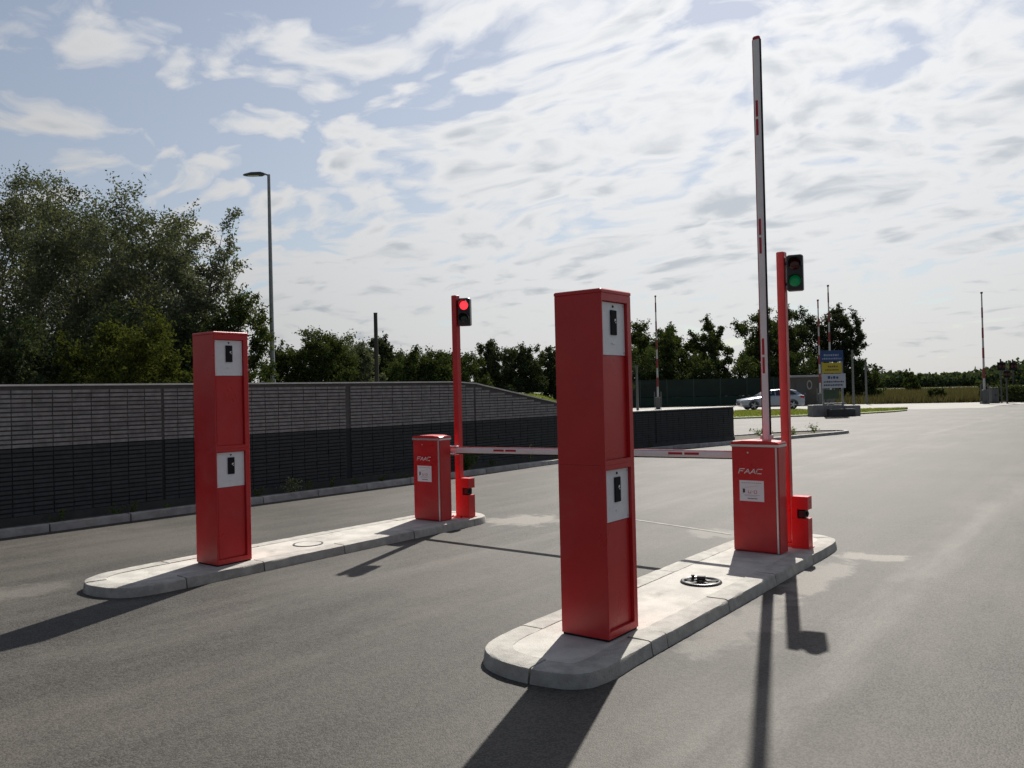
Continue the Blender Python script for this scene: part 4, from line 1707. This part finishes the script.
root = thing('stone_plinth', 'long low grey stone plinth under the sign boards', 'plinth', (c2.x, c2.y, 0.0), TH)
for k, (xa, xb) in enumerate(((-1.28, -0.45), (-0.44, 0.42), (0.43, 1.27))):
    mb = MB()
    mb.box(xa, xb, -0.35, 0.45, 0.0, 0.62 - 0.03 * k, c=0.03)
    mb.build('stone_block', stone_m, root)
mb = MB()
mb.box(-0.55, 0.75, -0.95, -0.36, 0.0, 0.40, c=0.03)
mb.build('stone_block', mat('plinth_stone_dark', (0.07, 0.075, 0.07), 0.85, (0.05, 0.05, 0.05), 3), root)
mb = MB()
mb.box(-0.50, 0.55, -0.30, 0.40, 0.622, 0.70, c=0.02)
mb.build('cap_stone', stone_m, root)

# ------------------------------------------------------------------ parked car (front towards local -x)
paint = mat('silver_paint', (0.33, 0.37, 0.43), 0.28, metal=0.45, coat=0.6)
glass = mat('car_glass', (0.012, 0.014, 0.016), 0.08, spec=0.7)
tyre_m = mat('tyre_rubber', (0.018, 0.018, 0.018), 0.8)
rim_m = mat('wheel_rim', (0.38, 0.39, 0.41), 0.35, metal=0.7)
trim_m = mat('car_trim', (0.02, 0.02, 0.022), 0.6)
hl_m = mat('headlight', (0.7, 0.72, 0.74), 0.1)
tl_m = mat('tail_light', (0.35, 0.01, 0.015), 0.2)
c = CP(769.5, 59.5)
car = thing('parked_car', 'silver estate car seen side-on on the far lane', 'car', (c.x, c.y, 0.008), TH)
# lower body lofted along x: x, z sill, z belt, half width
ST = [(-2.30, 0.42, 0.58, 0.60), (-2.24, 0.28, 0.70, 0.76), (-2.05, 0.20, 0.76, 0.85), (-1.6, 0.19, 0.84, 0.89), (-1.0, 0.19, 0.93, 0.90), (-0.3, 0.19, 0.96, 0.90),
      (0.6, 0.19, 0.99, 0.90), (1.4, 0.20, 1.02, 0.89), (2.0, 0.22, 1.03, 0.86), (2.22, 0.28, 0.98, 0.78), (2.30, 0.40, 0.86, 0.64)]
rings = []
for x_, za, zb, hw in ST:
    zm = za + (zb - za) * 0.55
    rings.append([(x_, -hw * 0.90, za), (x_, -hw * 0.99, za + 0.08), (x_, -hw, zm), (x_, -hw * 0.96, zb - 0.05), (x_, -hw * 0.84, zb),
                  (x_, hw * 0.84, zb), (x_, hw * 0.96, zb - 0.05), (x_, hw, zm), (x_, hw * 0.99, za + 0.08), (x_, hw * 0.90, za)])
mb = MB()
mb.loft(rings)
# greenhouse
GH = [(-1.05, 0.93, 0.93, 0.74, 0.74), (-0.30, 0.95, 1.36, 0.76, 0.56), (0.0, 0.96, 1.42, 0.77, 0.575), (0.7, 0.98, 1.45, 0.77, 0.58), (1.35, 1.0, 1.42, 0.76, 0.57), (1.72, 1.01, 1.34, 0.75, 0.55), (2.12, 1.02, 1.03, 0.74, 0.70)]
rings = []
for x_, zb, zr, hb, hr in GH:
    zr = max(zr, zb + 0.01)
    rings.append([(x_, -hb, zb - 0.05), (x_, -hr, zr - 0.04 * (zr - zb > .1)), (x_, -hr * 0.8, zr), (x_, hr * 0.8, zr), (x_, hr, zr - 0.04 * (zr - zb > .1)), (x_, hb, zb - 0.05)])
mb.loft(rings)
smooth_all(mb.build('body', paint, car), 38)


def side_y(z, x_):
    zb = np.interp(x_, [g_[0] for g_ in GH], [g_[1] for g_ in GH])
    zr = np.interp(x_, [g_[0] for g_ in GH], [g_[2] for g_ in GH])
    hb = np.interp(x_, [g_[0] for g_ in GH], [g_[3] for g_ in GH])
    hr = np.interp(x_, [g_[0] for g_ in GH], [g_[4] for g_ in GH])
    t_ = (z - (zb - 0.05)) / max(zr - 0.04 - (zb - 0.05), 0.05)
    return hb + (hr - hb) * min(max(t_, 0), 1)


for s_ in (-1, 1):
    for poly_ in ([(-0.72, 0.985), (-0.26, 1.27), (0.13, 1.335), (0.13, 1.0)], [(0.20, 1.0), (0.20, 1.34), (0.72, 1.365), (1.0, 1.35), (1.0, 1.02)], [(1.08, 1.03), (1.08, 1.345), (1.36, 1.31), (1.70, 1.09), (1.70, 1.06)]):
        mb = MB()
        vs = [(q[0], s_ * (side_y(q[1], q[0]) + 0.012), q[1]) for q in poly_]
        vs2 = [(q[0], s_ * (side_y(q[1], q[0]) - 0.02), q[1]) for q in poly_]
        mb.loft([vs, vs2])
        mb.build('side_window', glass, car)
mb = MB()
mb.loft([[(-1.02, -0.60, 0.97), (-1.02, 0.60, 0.97), (-0.36, 0.50, 1.345), (-0.36, -0.50, 1.345)], [(-0.98, -0.60, 0.94), (-0.98, 0.60, 0.94), (-0.32, 0.50, 1.31), (-0.32, -0.50, 1.31)]])
mb.build('windscreen', glass, car)
mb = MB()
mb.loft([[(2.08, -0.58, 1.09), (2.08, 0.58, 1.09), (1.80, 0.48, 1.315), (1.80, -0.48, 1.315)], [(2.03, -0.58, 1.06), (2.03, 0.58, 1.06), (1.76, 0.48, 1.28), (1.76, -0.48, 1.28)]])
mb.build('rear_window', glass, car)
for x_ in (-1.42, 1.36):
    for s_ in (-1, 1):
        mb = MB()
        n = 24
        rg = []
        for r_, yy in ((0.24, 0.0), (0.31, 0.01), (0.325, 0.05), (0.325, 0.16), (0.31, 0.20), (0.24, 0.20)):
            rg.append([(x_ + r_ * math.cos(2 * math.pi * i / n), s_ * (0.915 - yy), 0.325 + r_ * math.sin(2 * math.pi * i / n)) for i in range(n)])
        mb.loft(rg)
        wl = smooth_all(mb.build('wheel', tyre_m, car), 40)
        mb = MB()
        mb.disc_y(x_, 0.325, 0.06, min(s_ * 0.905, s_ * 0.922), max(s_ * 0.905, s_ * 0.922), 12)
        for q in range(5):
            an = q * 2 * math.pi / 5
            ca, sa = math.cos(an), math.sin(an)
            pp = [(x_ + ca * r_ - sa * w_, 0.325 + sa * r_ + ca * w_) for r_, w_ in ((0.04, -0.05), (0.225, -0.035), (0.225, 0.035), (0.04, 0.05))]
            mb.prism(pp, 'y', s_ * 0.906, s_ * 0.919)
        mb.build('rim', rim_m, wl)
        # dark wheel arch
        mb = MB()
        rg = []
        for i in range(13):
            an = math.pi * i / 12
            rg.append([(x_ + r_ * math.cos(an), s_ * yy, 0.325 + r_ * math.sin(an)) for r_, yy in ((0.335, 0.80), (0.335, 0.897), (0.385, 0.903), (0.385, 0.80))])
        mb.loft(rg)
        mb.build('wheel_arch', trim_m, car)
for s_ in (-1, 1):
    mb = MB()
    mb.loft([[(-2.26, s_ * 0.50, 0.60), (-2.26, s_ * 0.50, 0.70), (-2.17, s_ * 0.80, 0.73), (-2.17, s_ * 0.80, 0.63)], [(-1.98, s_ * 0.52, 0.60), (-1.98, s_ * 0.52, 0.76), (-1.82, s_ * 0.885, 0.78), (-1.82, s_ * 0.885, 0.66)]])
    mb.build('headlight', hl_m, car)
    mb = MB()
    mb.loft([[(2.28, s_ * 0.52, 0.78), (2.28, s_ * 0.52, 0.92), (2.20, s_ * 0.80, 0.94), (2.20, s_ * 0.80, 0.78)], [(2.0, s_ * 0.52, 0.78), (2.0, s_ * 0.52, 0.95), (1.94, s_ * 0.888, 0.95), (1.94, s_ * 0.888, 0.80)]])
    mb.build('tail_light', tl_m, car)
    mb = MB()
    mb.box(-0.72, -0.55, s_ * 0.93 - 0.09, s_ * 0.93 + 0.09, 0.97, 1.10, c=0.03)
    mb.build('wing_mirror', paint, car)
    mb = MB()
    mb.box(-0.95, 0.95, s_ * 0.895 - 0.012, s_ * 0.895 + 0.012, 0.24, 0.30)
    mb.build('sill_trim', trim_m, car)
    for x_ in (-0.02, 0.86):
        mb = MB()
        mb.box(x_ - 0.10, x_ + 0.10, s_ * 0.89 - 0.02, s_ * 0.89 + 0.02, 0.84, 0.87)
        mb.build('door_handle', paint, car)
mb = MB()
mb.box(-2.315, -2.22, -0.42, 0.42, 0.34, 0.50)
mb.build('grille', trim_m, car)
mb = MB()
mb.box(2.27, 2.315, -0.26, 0.26, 0.56, 0.67)
mb.build('number_plate', rw_white, car)
for s_ in (-1, 1):
    mb = MB()
    mb.tube([(-0.1, s_ * 0.50, 1.43), (0.0, s_ * 0.50, 1.475), (1.2, s_ * 0.50, 1.475), (1.35, s_ * 0.50, 1.42)], 0.018, 6)
    mb.build('roof_rail', trim_m, car)

bpy.context.view_layer.update()
